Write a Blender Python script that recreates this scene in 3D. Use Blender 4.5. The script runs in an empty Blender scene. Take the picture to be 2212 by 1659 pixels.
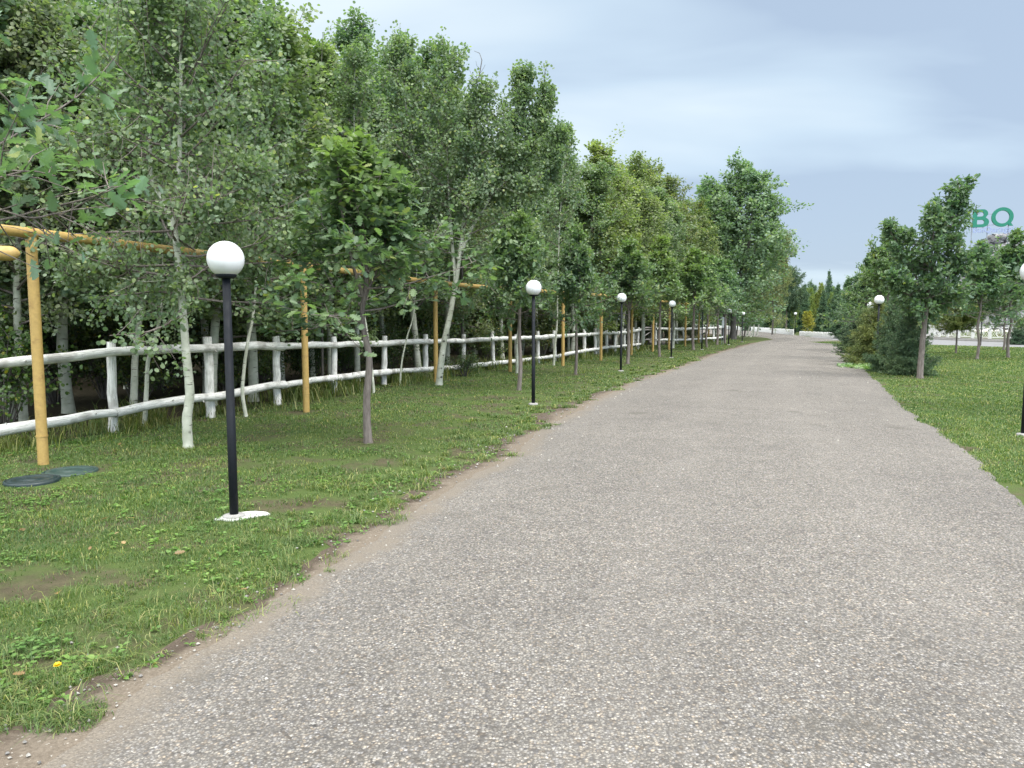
import bpy, math, random
import numpy as np
from mathutils import Vector, Matrix
R = math.radians
scene = bpy.context.scene
COL = scene.collection

# ------------------------------------------------------------------ camera
F = 1600.0                      # focal length in pixels of the 2212 px wide survey picture
EYE = 1.6
TH = math.atan(139.5 / F)       # downward pitch
cam = bpy.data.cameras.new('camera')
cam.sensor_width = 36.0
cam.lens = 36.0 * F / 2212.0
cam.clip_start = 0.05
cam.clip_end = 2500
cam_ob = bpy.data.objects.new('camera', cam)
COL.objects.link(cam_ob)
cam_ob.location = (0, 0, EYE)
cam_ob.rotation_euler = (math.pi / 2 - TH, 0, 0)
scene.camera = cam_ob

# ------------------------------------------------------------------ sky, sun, exposure
SUN_EL, SUN_AZ = R(52), R(125)          # azimuth measured clockwise from +Y (the view direction)
world = bpy.data.worlds.new("World")
scene.world = world
world.use_nodes = True
wn, wl = world.node_tree.nodes, world.node_tree.links
wn.clear()


def wnode(t, **kw):
    n = wn.new(t)
    for k, v in kw.items():
        setattr(n, k, v)
    return n


sky = wnode('ShaderNodeTexSky', sky_type='NISHITA', sun_disc=False)
sky.sun_elevation = SUN_EL
sky.sun_rotation = SUN_AZ
bg_sky = wnode('ShaderNodeBackground'); bg_sky.inputs[1].default_value = 0.1
wl.new(sky.outputs[0], bg_sky.inputs[0])
tc = wnode('ShaderNodeTexCoord')
sep = wnode('ShaderNodeSeparateXYZ'); wl.new(tc.outputs['Generated'], sep.inputs[0])


def wmath(op, a, b=None, clamp=False):
    n = wnode('ShaderNodeMath', operation=op, use_clamp=clamp)
    for i, v in enumerate((a, b)):
        if v is None:
            continue
        if isinstance(v, (int, float)):
            n.inputs[i].default_value = v
        else:
            wl.new(v, n.inputs[i])
    return n.outputs[0]


den = wmath('ADD', wmath('MAXIMUM', sep.outputs[2], 0.0), 0.16)
comb = wnode('ShaderNodeCombineXYZ')
wl.new(wmath('DIVIDE', sep.outputs[0], den), comb.inputs[0])
wl.new(wmath('DIVIDE', sep.outputs[1], den), comb.inputs[1])


def wnoise(scale, detail, rough, off, sx=1.0, sy=1.0):
    mp = wnode('ShaderNodeMapping')
    mp.inputs['Location'].default_value = off
    mp.inputs['Scale'].default_value = (sx, sy, 1)
    wl.new(comb.outputs[0], mp.inputs[0])
    n = wnode('ShaderNodeTexNoise')
    n.inputs['Scale'].default_value = scale
    n.inputs['Detail'].default_value = detail
    n.inputs['Roughness'].default_value = rough
    n.inputs['Distortion'].default_value = 0.25
    wl.new(mp.outputs[0], n.inputs['Vector'])
    return n.outputs[0]


n1 = wnoise(0.55, 3.0, 0.5, (3.1, 1.7, 0), 0.8, 1.5)
n2 = wnoise(1.3, 4.0, 0.5, (9.2, 4.4, 0), 0.8, 1.5)
# paler to the left and towards the horizon, blue grey cloud to the right
side = wmath('MULTIPLY', sep.outputs[0], -0.62)
mix = wmath('ADD', wmath('ADD', wmath('MULTIPLY', n1, 2.0), wmath('MULTIPLY', n2, 0.9)), side)
ramp = wnode('ShaderNodeValToRGB')
wl.new(wmath('SUBTRACT', mix, 0.855), ramp.inputs[0])
cr = ramp.color_ramp
cr.elements[0].position = 0.16; cr.elements[0].color = (0.25, 0.312, 0.395, 1)
cr.elements[1].position = 0.92; cr.elements[1].color = (0.45, 0.51, 0.545, 1)
e = cr.elements.new(0.5); e.color = (0.335, 0.41, 0.48, 1)
# an overcast dome is brightest overhead
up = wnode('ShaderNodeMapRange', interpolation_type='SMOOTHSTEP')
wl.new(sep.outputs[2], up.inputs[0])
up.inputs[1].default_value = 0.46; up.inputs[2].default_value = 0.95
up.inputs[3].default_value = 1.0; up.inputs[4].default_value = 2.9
bg_cl = wnode('ShaderNodeBackground')
upc = wnode('ShaderNodeMix', data_type='RGBA')
upm = wnode('ShaderNodeMapRange', interpolation_type='SMOOTHSTEP')
wl.new(sep.outputs[2], upm.inputs[0]); upm.inputs[1].default_value = 0.42; upm.inputs[2].default_value = 0.8
wl.new(upm.outputs[0], upc.inputs[0]); wl.new(ramp.outputs[0], upc.inputs[6]); upc.inputs[7].default_value = (0.66, 0.66, 0.64, 1)
# sky on the sun's side, behind the viewer, brightened to add frontal fill light
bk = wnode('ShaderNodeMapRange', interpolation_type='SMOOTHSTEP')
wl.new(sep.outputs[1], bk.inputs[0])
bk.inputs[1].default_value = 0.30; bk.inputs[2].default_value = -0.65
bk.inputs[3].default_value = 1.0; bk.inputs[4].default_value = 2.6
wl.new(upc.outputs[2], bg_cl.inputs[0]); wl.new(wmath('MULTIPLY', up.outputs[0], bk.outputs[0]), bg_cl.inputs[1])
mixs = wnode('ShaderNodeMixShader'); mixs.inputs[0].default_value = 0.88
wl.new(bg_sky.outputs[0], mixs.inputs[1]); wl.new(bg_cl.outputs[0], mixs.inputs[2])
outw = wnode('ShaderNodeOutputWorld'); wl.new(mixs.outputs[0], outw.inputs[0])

sun = bpy.data.lights.new('sun', 'SUN')
sun.energy = 0.9
sun.angle = R(14)
sun.color = (1.0, 0.96, 0.9)
sun_ob = bpy.data.objects.new('sun', sun)
COL.objects.link(sun_ob)
sd = Vector((math.sin(SUN_AZ) * math.cos(SUN_EL), math.cos(SUN_AZ) * math.cos(SUN_EL), math.sin(SUN_EL)))
sun_ob.rotation_euler = sd.to_track_quat('Z', 'Y').to_euler()

vs = scene.view_settings
vs.view_transform = 'Standard'
vs.look = 'None'
vs.gamma = 1.0
vs.use_curve_mapping = False
vs.exposure = 1.0
cy = scene.cycles
cy.max_bounces = 8
cy.diffuse_bounces = 5
cy.glossy_bounces = 2
cy.transmission_bounces = 6
cy.transparent_max_bounces = 4
cy.caustics_reflective = False
cy.caustics_refractive = False
cy.use_denoising = True
cy.denoiser = 'OPENIMAGEDENOISE'
cy.denoising_input_passes = 'RGB_ALBEDO_NORMAL'
cy.denoising_prefilter = 'NONE'
cy.use_adaptive_sampling = True
cy.adaptive_threshold = 0.012

# ------------------------------------------------------------------ survey: photo pixel -> place
CT, ST = math.cos(TH), math.sin(TH)


def G(px, py, z=0.0):
    """ground point seen at a pixel of the survey picture"""
    xr, yr = (px - 1106) / F, (829.5 - py) / F
    s = (z - EYE) / (-ST + yr * CT)
    return np.array([xr * s, (CT + yr * ST) * s, z])


def P(px, py, d):
    """point at forward distance d seen at a pixel"""
    xr, yr = (px - 1106) / F, (829.5 - py) / F
    s = d / (CT + yr * ST)
    return np.array([xr * s, d, EYE + (-ST + yr * CT) * s])


def B(px, d):
    """ground point at forward distance d below pixel column px"""
    # column is nearly vertical; take the row where the ground lies at d
    yr = None
    lo, hi = 690.5, 3000.0
    for _ in range(40):
        m = (lo + hi) / 2
        if G(px, m)[1] > d:
            lo = m
        else:
            hi = m
    return G(px, hi)


# ------------------------------------------------------------------ mesh helpers
rng = np.random.default_rng(11)


def nrm(v):
    v = np.asarray(v, float)
    return v / np.maximum(np.linalg.norm(v, axis=-1, keepdims=True), 1e-9)


class MB:
    """collects geometry and links it as ONE mesh object"""

    def __init__(self):
        self.v, self.loops, self.tot, self.uv, self.tone, self.n, self.sm = [], [], [], [], [], 0, []

    def add(self, v, f, uv=None, tone=None, smooth=False):
        v = np.asarray(v, float).reshape(-1, 3)
        f = np.asarray(f, int)
        if f.ndim == 1:
            f = f[None]
        self.v.append(v)
        self.loops.append((f + self.n).ravel())
        self.tot.append(np.full(len(f), f.shape[1]))
        self.sm.append(np.full(len(f), smooth))
        self.uv.append(np.zeros((f.size, 2)) if uv is None else np.asarray(uv, float).reshape(-1, 2))
        self.tone.append(np.zeros(len(v)) if tone is None else np.asarray(tone, float))
        self.n += len(v)
        return self

    def tube(self, pts, rad, n=8, cap=True, bump=0.0, seed=0):
        pts = np.asarray(pts, float)
        m = len(pts)
        rad = np.broadcast_to(np.asarray(rad, float), (m,)) if np.ndim(rad) < 2 else np.asarray(rad)
        t = np.gradient(pts, axis=0) if m > 2 else np.repeat((pts[1] - pts[0])[None], m, 0)
        t = nrm(t)
        a = np.array([1.0, 0, 0]) if abs(t[0][0]) < 0.8 else np.array([0, 1.0, 0])
        u = nrm(np.cross(t[0], a))
        V = np.zeros((m, n, 3))
        ang = np.linspace(0, 2 * math.pi, n, endpoint=False)
        rr = np.random.default_rng(seed) if bump else None
        for i in range(m):
            u = nrm(u - t[i] * np.dot(u, t[i]))
            w = np.cross(t[i], u)
            k = rad[i] * (1 + (rr.uniform(-bump, bump, n) if bump else 0))
            V[i] = pts[i] + (np.cos(ang) * k)[:, None] * u + (np.sin(ang) * k)[:, None] * w
        L = np.concatenate([[0], np.cumsum(np.linalg.norm(np.diff(pts, axis=0), axis=1))])
        i, j = np.meshgrid(np.arange(m - 1), np.arange(n), indexing='ij')
        i, j = i.ravel(), j.ravel()
        j2 = (j + 1) % n
        f = np.stack([i * n + j, i * n + j2, (i + 1) * n + j2, (i + 1) * n + j], 1)
        uv = np.stack([np.stack([j / n, L[i]], 1), np.stack([(j + 1) / n, L[i]], 1),
                       np.stack([(j + 1) / n, L[i + 1]], 1), np.stack([j / n, L[i + 1]], 1)], 1)
        self.add(V.reshape(-1, 3), f, uv, smooth=True)
        if cap:
            self.add(V[0][::-1], np.arange(n))
            self.add(V[-1], np.arange(n))
        return self

    def box(self, c, s, rz=0.0):
        x, y, z = np.asarray(s, float) / 2
        v = np.array([[-x, -y, -z], [x, -y, -z], [x, y, -z], [-x, y, -z], [-x, -y, z], [x, -y, z], [x, y, z], [-x, y, z]])
        ca, sa = math.cos(rz), math.sin(rz)
        v = v @ np.array([[ca, sa, 0], [-sa, ca, 0], [0, 0, 1]]) + np.asarray(c, float)
        return self.add(v, [[0, 3, 2, 1], [4, 5, 6, 7], [0, 1, 5, 4], [1, 2, 6, 5], [2, 3, 7, 6], [3, 0, 4, 7]])

    def lathe(self, prof, n=24, c=(0, 0, 0), smooth=True):
        prof = np.asarray(prof, float)
        ang = np.linspace(0, 2 * math.pi, n, endpoint=False)
        V = np.stack([prof[:, 0:1] * np.cos(ang), prof[:, 0:1] * np.sin(ang), np.repeat(prof[:, 1:2], n, 1)], -1) + np.asarray(c, float)
        m = len(prof)
        i, j = np.meshgrid(np.arange(m - 1), np.arange(n), indexing='ij')
        i, j = i.ravel(), j.ravel()
        j2 = (j + 1) % n
        return self.add(V.reshape(-1, 3), np.stack([i * n + j, i * n + j2, (i + 1) * n + j2, (i + 1) * n + j], 1), smooth=smooth)

    def build(self, name, mat=None, parent=None, world=False):
        me = bpy.data.meshes.new(name)
        v = np.concatenate(self.v)
        lp = np.concatenate(self.loops)
        tot = np.concatenate(self.tot)
        if parent is not None and world:
            v = v - np.array(parent.location)
        me.vertices.add(len(v)); me.vertices.foreach_set('co', v.ravel())
        me.loops.add(len(lp)); me.loops.foreach_set('vertex_index', lp.astype(np.int32))
        me.polygons.add(len(tot))
        me.polygons.foreach_set('loop_start', (np.cumsum(tot) - tot).astype(np.int32))
        me.polygons.foreach_set('use_smooth', np.concatenate(self.sm))
        me.update(calc_edges=True)
        ul = me.uv_layers.new(name='UVMap')
        ul.data.foreach_set('uv', np.concatenate(self.uv).ravel())
        tn = np.concatenate(self.tone)
        if tn.any():
            at = me.attributes.new('tone', 'FLOAT', 'POINT')
            at.data.foreach_set('value', tn)
        if mat is not None:
            me.materials.append(mat)
        o = bpy.data.objects.new(name, me)
        COL.objects.link(o)
        if parent is not None:
            o.parent = parent
        return o


def tag(o, label=None, cat=None, group=None, kind=None):
    if label: o['label'] = label
    if cat: o['category'] = cat
    if group: o['group'] = group
    if kind: o['kind'] = kind
    return o


def thing(name, label, cat, loc=(0, 0, 0), rz=0.0, group=None):
    o = bpy.data.objects.new(name, None)
    o.empty_display_size = 0.2
    COL.objects.link(o)
    o.location = Vector([float(c) for c in loc])
    o.rotation_euler = (0, 0, rz)
    return tag(o, label, cat, group)


def dup(root, loc, rz=0.0, label=None, group=None, scale=None, tint=None):
    r = root.copy(); COL.objects.link(r)
    r.location = Vector([float(c) for c in loc]); r.rotation_euler = (0, 0, rz)
    if scale is not None:
        r.scale = scale if hasattr(scale, '__len__') else (scale,) * 3
    if label: r['label'] = label
    if group: r['group'] = group
    for ch in root.children:
        c = ch.copy(); COL.objects.link(c); c.parent = r
        if tint: c.color = (*tint, 1)
        for g in ch.children:
            d = g.copy(); COL.objects.link(d); d.parent = c
    return r


def set_tint(root, tint):
    for ch in root.children:
        ch.color = (*tint, 1)


# smooth value noise for scattering
def vnoise(x, y, s, seed=0):
    x, y = np.asarray(x) * s, np.asarray(y) * s
    xi, yi = np.floor(x).astype(np.int64), np.floor(y).astype(np.int64)
    fx, fy = x - xi, y - yi
    fx, fy = fx * fx * (3 - 2 * fx), fy * fy * (3 - 2 * fy)

    def h(a, b):
        n = (a * 374761393 + b * 668265263 + seed * 1442695041) & 0x7fffffff
        n = ((n ^ (n >> 13)) * 1274126177) & 0x7fffffff
        return ((n ^ (n >> 16)) & 0xffff) / 65535.0
    return (h(xi, yi) * (1 - fx) + h(xi + 1, yi) * fx) * (1 - fy) + (h(xi, yi + 1) * (1 - fx) + h(xi + 1, yi + 1) * fx) * fy


# ------------------------------------------------------------------ materials
def new_mat(name):
    m = bpy.data.materials.new(name)
    m.use_nodes = True
    nt = m.node_tree
    bsdf = nt.nodes['Principled BSDF']
    return m, nt, bsdf


class NT:
    def __init__(self, nt):
        self.nt = nt

    def n(self, t, ins=None, **kw):
        n = self.nt.nodes.new(t)
        for k, v in kw.items():
            setattr(n, k, v)
        for k, v in (ins or {}).items():
            if hasattr(v, 'is_output') or isinstance(v, bpy.types.NodeSocket):
                self.nt.links.new(v, n.inputs[k])
            else:
                n.inputs[k].default_value = v
        return n

    def link(self, a, b):
        self.nt.links.new(a, b)

    def noise(self, vec, scale, detail=3.0, rough=0.55, dist=0.0):
        return self.n('ShaderNodeTexNoise', {'Vector': vec, 'Scale': scale, 'Detail': detail, 'Roughness': rough, 'Distortion': dist}).outputs[0]

    def mapping(self, vec, scale, loc=(0, 0, 0)):
        return self.n('ShaderNodeMapping', {'Vector': vec, 'Scale': scale, 'Location': loc}).outputs[0]

    def ramp(self, fac, stops, interp='LINEAR'):
        r = self.n('ShaderNodeValToRGB', {'Fac': fac})
        r.color_ramp.interpolation = interp
        els = r.color_ramp.elements
        while len(els) < len(stops):
            els.new(0.5)
        for e, (p, c) in zip(els, stops):
            e.position = p
            e.color = (*c, 1) if len(c) == 3 else c
        return r.outputs[0]

    def mix(self, fac, a, b, mode='MIX'):
        n = self.n('ShaderNodeMix', data_type='RGBA', blend_type=mode)
        for idx, v in ((0, fac), (6, a), (7, b)):
            if isinstance(v, bpy.types.NodeSocket):
                self.nt.links.new(v, n.inputs[idx])
            elif isinstance(v, (int, float)):
                n.inputs[idx].default_value = v
            else:
                n.inputs[idx].default_value = (*v, 1)
        return n.outputs[2]

    def math(self, op, a, b=0.0, clamp=False):
        n = self.n('ShaderNodeMath', operation=op, use_clamp=clamp)
        for i, v in enumerate((a, b)):
            if isinstance(v, bpy.types.NodeSocket):
                self.nt.links.new(v, n.inputs[i])
            else:
                n.inputs[i].default_value = v
        return n.outputs[0]

    def mapr(self, v, a, b, c, d, smooth=True):
        n = self.n('ShaderNodeMapRange', {0: v, 1: a, 2: b, 3: c, 4: d})
        if smooth:
            n.interpolation_type = 'SMOOTHSTEP'
        return n.outputs[0]

    def bump(self, h, strength, dist, bsdf, normal=None):
        n = self.n('ShaderNodeBump', {'Height': h, 'Strength': strength, 'Distance': dist})
        if normal is not None:
            self.link(normal, n.inputs['Normal'])
        self.link(n.outputs[0], bsdf.inputs['Normal'])
        return n.outputs[0]


def leaf_mat(name, cols, young=(0.20, 0.26, 0.04), trans=0.32, rough=0.42, spec=0.5, back=1.35):
    """leaves: colour varies from leaf to leaf, paler underside, some light passes through"""
    m, nt, b = new_mat(name)
    t = NT(nt)
    geo = t.n('ShaderNodeNewGeometry')
    oi = t.n('ShaderNodeObjectInfo')
    rnd = geo.outputs['Random Per Island']
    base = t.ramp(rnd, cols)
    at = t.n('ShaderNodeAttribute', attribute_name='tone')
    base = t.mix(at.outputs['Fac'], base, young)
    # every clump of the crown has its own slight shade of green
    obj = t.n('ShaderNodeTexCoord').outputs['Object']
    cl = t.noise(obj, 1.6, 2.0, 0.5)
    base = t.mix(1.0, base, t.ramp(cl, [(0.3, (0.78, 0.85, 0.85)), (0.7, (1.2, 1.12, 0.95))]), 'MULTIPLY')
    base = t.mix(1.0, base, oi.outputs['Color'], 'MULTIPLY')
    pale = t.mix(1.0, base, (back, back, back * 1.15), 'MULTIPLY')
    base2 = t.mix(geo.outputs['Backfacing'], base, pale)
    t.link(base2, b.inputs['Base Color'])
    b.inputs['Roughness'].default_value = rough
    b.inputs['Specular IOR Level'].default_value = spec
    tr = t.n('ShaderNodeBsdfTranslucent', {'Color': t.mix(1.0, base, (1.4, 1.7, 0.75), 'MULTIPLY')})
    ms = t.n('ShaderNodeMixShader', {0: trans, 1: b.outputs[0], 2: tr.outputs[0]})
    t.link(ms.outputs[0], nt.nodes['Material Output'].inputs[0])
    return m


M = {}
M['aspen_leaf'] = leaf_mat('aspen_leaf', [(0.0, (0.12, 0.17, 0.105)), (0.5, (0.158, 0.216, 0.135)), (0.92, (0.20, 0.26, 0.155)), (0.985, (0.23, 0.29, 0.13)), (1.0, (0.36, 0.37, 0.14))], rough=0.48, spec=0.42, trans=0.38)
M['birch_leaf'] = leaf_mat('birch_leaf', [(0.0, (0.10, 0.145, 0.06)), (0.5, (0.145, 0.195, 0.08)), (0.93, (0.19, 0.225, 0.085)), (1.0, (0.34, 0.29, 0.07))], rough=0.45)
M['oak_leaf'] = leaf_mat('oak_leaf', [(0.0, (0.082, 0.13, 0.082)), (0.5, (0.118, 0.178, 0.105)), (0.95, (0.16, 0.23, 0.12)), (1.0, (0.22, 0.25, 0.09))], rough=0.45, spec=0.45, back=1.4, trans=0.36)
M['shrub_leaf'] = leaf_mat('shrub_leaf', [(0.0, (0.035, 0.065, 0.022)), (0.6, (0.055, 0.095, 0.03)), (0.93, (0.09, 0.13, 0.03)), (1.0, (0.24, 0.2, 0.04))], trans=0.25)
M['needle'] = leaf_mat('needle', [(0.0, (0.055, 0.095, 0.058)), (0.6, (0.085, 0.14, 0.08)), (1.0, (0.14, 0.185, 0.095))], trans=0.1, rough=0.5, spec=0.35, back=1.0)
M['grass'] = leaf_mat('grass', [(0.0, (0.058, 0.105, 0.028)), (0.45, (0.09, 0.152, 0.042)), (0.8, (0.13, 0.20, 0.062)), (0.93, (0.26, 0.28, 0.08)), (1.0, (0.40, 0.36, 0.17))], trans=0.3, rough=0.5, spec=0.35, young=(0.30, 0.28, 0.12), back=1.0)
M['weed'] = leaf_mat('weed', [(0.0, (0.075, 0.16, 0.03)), (0.6, (0.12, 0.23, 0.05)), (1.0, (0.2, 0.3, 0.09))], trans=0.3, back=1.1)


def bark_aspen():
    m, nt, b = new_mat('aspen_bark')
    t = NT(nt)
    tc = t.n('ShaderNodeTexCoord')
    o = tc.outputs['Object']
    base = t.ramp(t.noise(o, 7, 4), [(0.3, (0.33, 0.345, 0.27)), (0.55, (0.46, 0.47, 0.39)), (0.75, (0.60, 0.60, 0.53))])
    marks = t.noise(t.mapping(o, (5.5, 5.5, 30)), 1.0, 3, 0.6)
    base = t.mix(t.mapr(marks, 0.60, 0.68, 0, 1), base, (0.10, 0.09, 0.075))
    kn = t.n('ShaderNodeTexVoronoi', {'Vector': t.mapping(o, (4, 4, 5.5)), 'Scale': 1.0}).outputs['Distance']
    base = t.mix(t.mapr(kn, 0.10, 0.2, 1, 0), base, (0.05, 0.045, 0.04))
    t.link(base, b.inputs['Base Color'])
    b.inputs['Roughness'].default_value = 0.8
    t.bump(t.noise(o, 40, 4), 0.3, 0.01, b)
    return m


def bark_dark(name, c1, c2):
    m, nt, b = new_mat(name)
    t = NT(nt)
    o = t.n('ShaderNodeTexCoord').outputs['Object']
    nz = t.noise(t.mapping(o, (30, 30, 6)), 1.0, 5, 0.65)
    t.link(t.ramp(nz, [(0.3, c1), (0.7, c2)]), b.inputs['Base Color'])
    b.inputs['Roughness'].default_value = 0.9
    t.bump(nz, 0.7, 0.012, b)
    return m


M['aspen_bark'] = bark_aspen()
M['oak_bark'] = bark_dark('oak_bark', (0.085, 0.068, 0.06), (0.24, 0.205, 0.185))
M['dark_bark'] = bark_dark('dark_bark', (0.05, 0.045, 0.04), (0.15, 0.135, 0.12))


def wood_white():
    m, nt, b = new_mat('whitewashed_log')
    t = NT(nt)
    uv = t.n('ShaderNodeUVMap').outputs[0]
    o = t.n('ShaderNodeTexCoord').outputs['Object']
    g = t.noise(t.mapping(uv, (9, 1.6, 1)), 2.2, 5, 0.6)
    big = t.noise(o, 3.0, 3)
    base = t.ramp(g, [(0.28, (0.38, 0.365, 0.335)), (0.45, (0.66, 0.65, 0.61)), (0.62, (0.80, 0.79, 0.755))])
    base = t.mix(t.mapr(big, 0.50, 0.68, 0, 0.75), base, (0.33, 0.31, 0.28))
    crack = t.noise(t.mapping(uv, (14, 0.7, 1), (3, 0, 0)), 2.0, 2, 0.5)
    base = t.mix(t.mapr(t.math('ABSOLUTE', t.math('SUBTRACT', crack, 0.5)), 0.0, 0.012, 0.9, 0), base, (0.07, 0.06, 0.05))
    kn = t.n('ShaderNodeTexVoronoi', {'Vector': t.mapping(uv, (5, 3.5, 1)), 'Scale': 1.0}).outputs['Distance']
    base = t.mix(t.mapr(kn, 0.05, 0.12, 0.8, 0), base, (0.15, 0.12, 0.09))
    t.link(base, b.inputs['Base Color'])
    b.inputs['Roughness'].default_value = 0.85
    t.bump(g, 0.5, 0.008, b)
    return m


M['log'] = wood_white()


def paint(name, col, rough=0.45, dirt=0.25, dirtcol=(0.1, 0.09, 0.07), scale=6, spec=0.5, bump=0.05):
    m, nt, b = new_mat(name)
    t = NT(nt)
    o = t.n('ShaderNodeTexCoord').outputs['Object']
    nz = t.noise(o, scale, 5, 0.65)
    base = t.mix(t.mapr(nz, 0.5, 0.75, 0, dirt), col, dirtcol)
    base = t.mix(1.0, base, t.ramp(t.noise(o, scale * 3.3, 3), [(0.3, (0.88,) * 3), (0.7, (1.08,) * 3)]), 'MULTIPLY')
    t.link(base, b.inputs['Base Color'])
    t.link(t.mapr(nz, 0.3, 0.7, rough * 0.8, min(1, rough * 1.3)), b.inputs['Roughness'])
    b.inputs['Specular IOR Level'].default_value = spec
    t.bump(t.noise(o, scale * 9, 3), bump, 0.004, b)
    return m


M['yellow'] = paint('yellow_paint', (0.42, 0.28, 0.09), 0.55, 0.7, (0.25, 0.14, 0.055), 9)
M['rust'] = paint('rusty_wire', (0.10, 0.05, 0.03), 0.8)
M['pole'] = paint('dark_blue_black_paint', (0.009, 0.011, 0.015), 0.6, 0.3, (0.03, 0.028, 0.025), 9, 0.22, 0.15)
M['white_paint'] = paint('white_paint', (0.64, 0.64, 0.62), 0.5, 0.25, (0.4, 0.38, 0.33))
M['whitewash'] = paint('whitewashed_concrete', (0.62, 0.61, 0.58), 0.85, 0.75, (0.28, 0.25, 0.21), 9, 0.3, 0.4)
M['concrete'] = paint('grey_concrete', (0.30, 0.29, 0.28), 0.9, 0.5, (0.15, 0.14, 0.12), 7, 0.3, 0.4)
M['green_letter'] = paint('green_letter_paint', (0.004, 0.16, 0.10), 0.4, 0.06)
M['pale_letter'] = paint('pale_blue_letter', (0.26, 0.31, 0.50), 0.4, 0.05)
M['steel'] = paint('grey_steel', (0.23, 0.25, 0.3), 0.45, 0.2)
M['lid'] = paint('green_plastic_lid', (0.028, 0.055, 0.048), 0.5, 0.6, (0.075, 0.085, 0.075), 5, 0.5, 0.3)
M['lid_dark'] = paint('dark_plastic_lid', (0.012, 0.026, 0.028), 0.45, 0.6, (0.05, 0.055, 0.05), 5, 0.5, 0.3)
M['grey_wood'] = bark_dark('weathered_grey_wood', (0.14, 0.13, 0.12), (0.36, 0.34, 0.32))
M['sign_plate'] = paint('grey_sign_plate', (0.42, 0.46, 0.47), 0.5, 0.2)


def stone(name, cols, scale=3):
    m, nt, b = new_mat(name)
    t = NT(nt)
    geo = t.n('ShaderNodeNewGeometry')
    o = t.n('ShaderNodeTexCoord').outputs['Object']
    nz = t.noise(o, scale, 6, 0.65)
    base = t.ramp(nz, cols)
    isl = t.ramp(geo.outputs['Random Per Island'], [(0, (0.6, 0.6, 0.62)), (0.6, (1.0, 1.0, 1.0)), (1, (1.5, 1.47, 1.4))])
    t.link(t.mix(1.0, base, isl, 'MULTIPLY'), b.inputs['Base Color'])
    b.inputs['Roughness'].default_value = 0.9
    t.bump(t.noise(o, scale * 4, 6, 0.7), 0.6, 0.05, b)
    return m


M['rock'] = stone('grey_rock', [(0.3, (0.09, 0.09, 0.10)), (0.55, (0.20, 0.20, 0.21)), (0.75, (0.36, 0.35, 0.35))])
M['boulder'] = stone('brown_boulder', [(0.3, (0.10, 0.09, 0.08)), (0.7, (0.28, 0.25, 0.22))], 5)
M['pale_boulder'] = stone('pale_boulder', [(0.3, (0.45, 0.38, 0.31)), (0.7, (0.72, 0.66, 0.58))], 3)


def globe_mat():
    m, nt, b = new_mat('opal_globe_plastic')
    t = NT(nt)
    o = t.n('ShaderNodeTexCoord').outputs['Object']
    sz = t.n('ShaderNodeSeparateXYZ', {0: o}).outputs[2]
    # mottled grey tone, stronger towards the foot of the globe
    foot_tone = t.math('MULTIPLY', t.mapr(sz, -0.155, -0.03, 0.55, 0.0), t.mapr(t.noise(o, 14, 4), 0.3, 0.7, 0.3, 1.0))
    t.link(t.mix(foot_tone, (0.76, 0.775, 0.79), (0.50, 0.48, 0.45)), b.inputs['Base Color'])
    b.inputs['Roughness'].default_value = 0.25
    b.inputs['Subsurface Weight'].default_value = 0.35
    b.inputs['Subsurface Radius'].default_value = (0.1, 0.1, 0.1)
    b.inputs['Coat Weight'].default_value = 0.2
    return m


M['globe'] = globe_mat()


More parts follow.
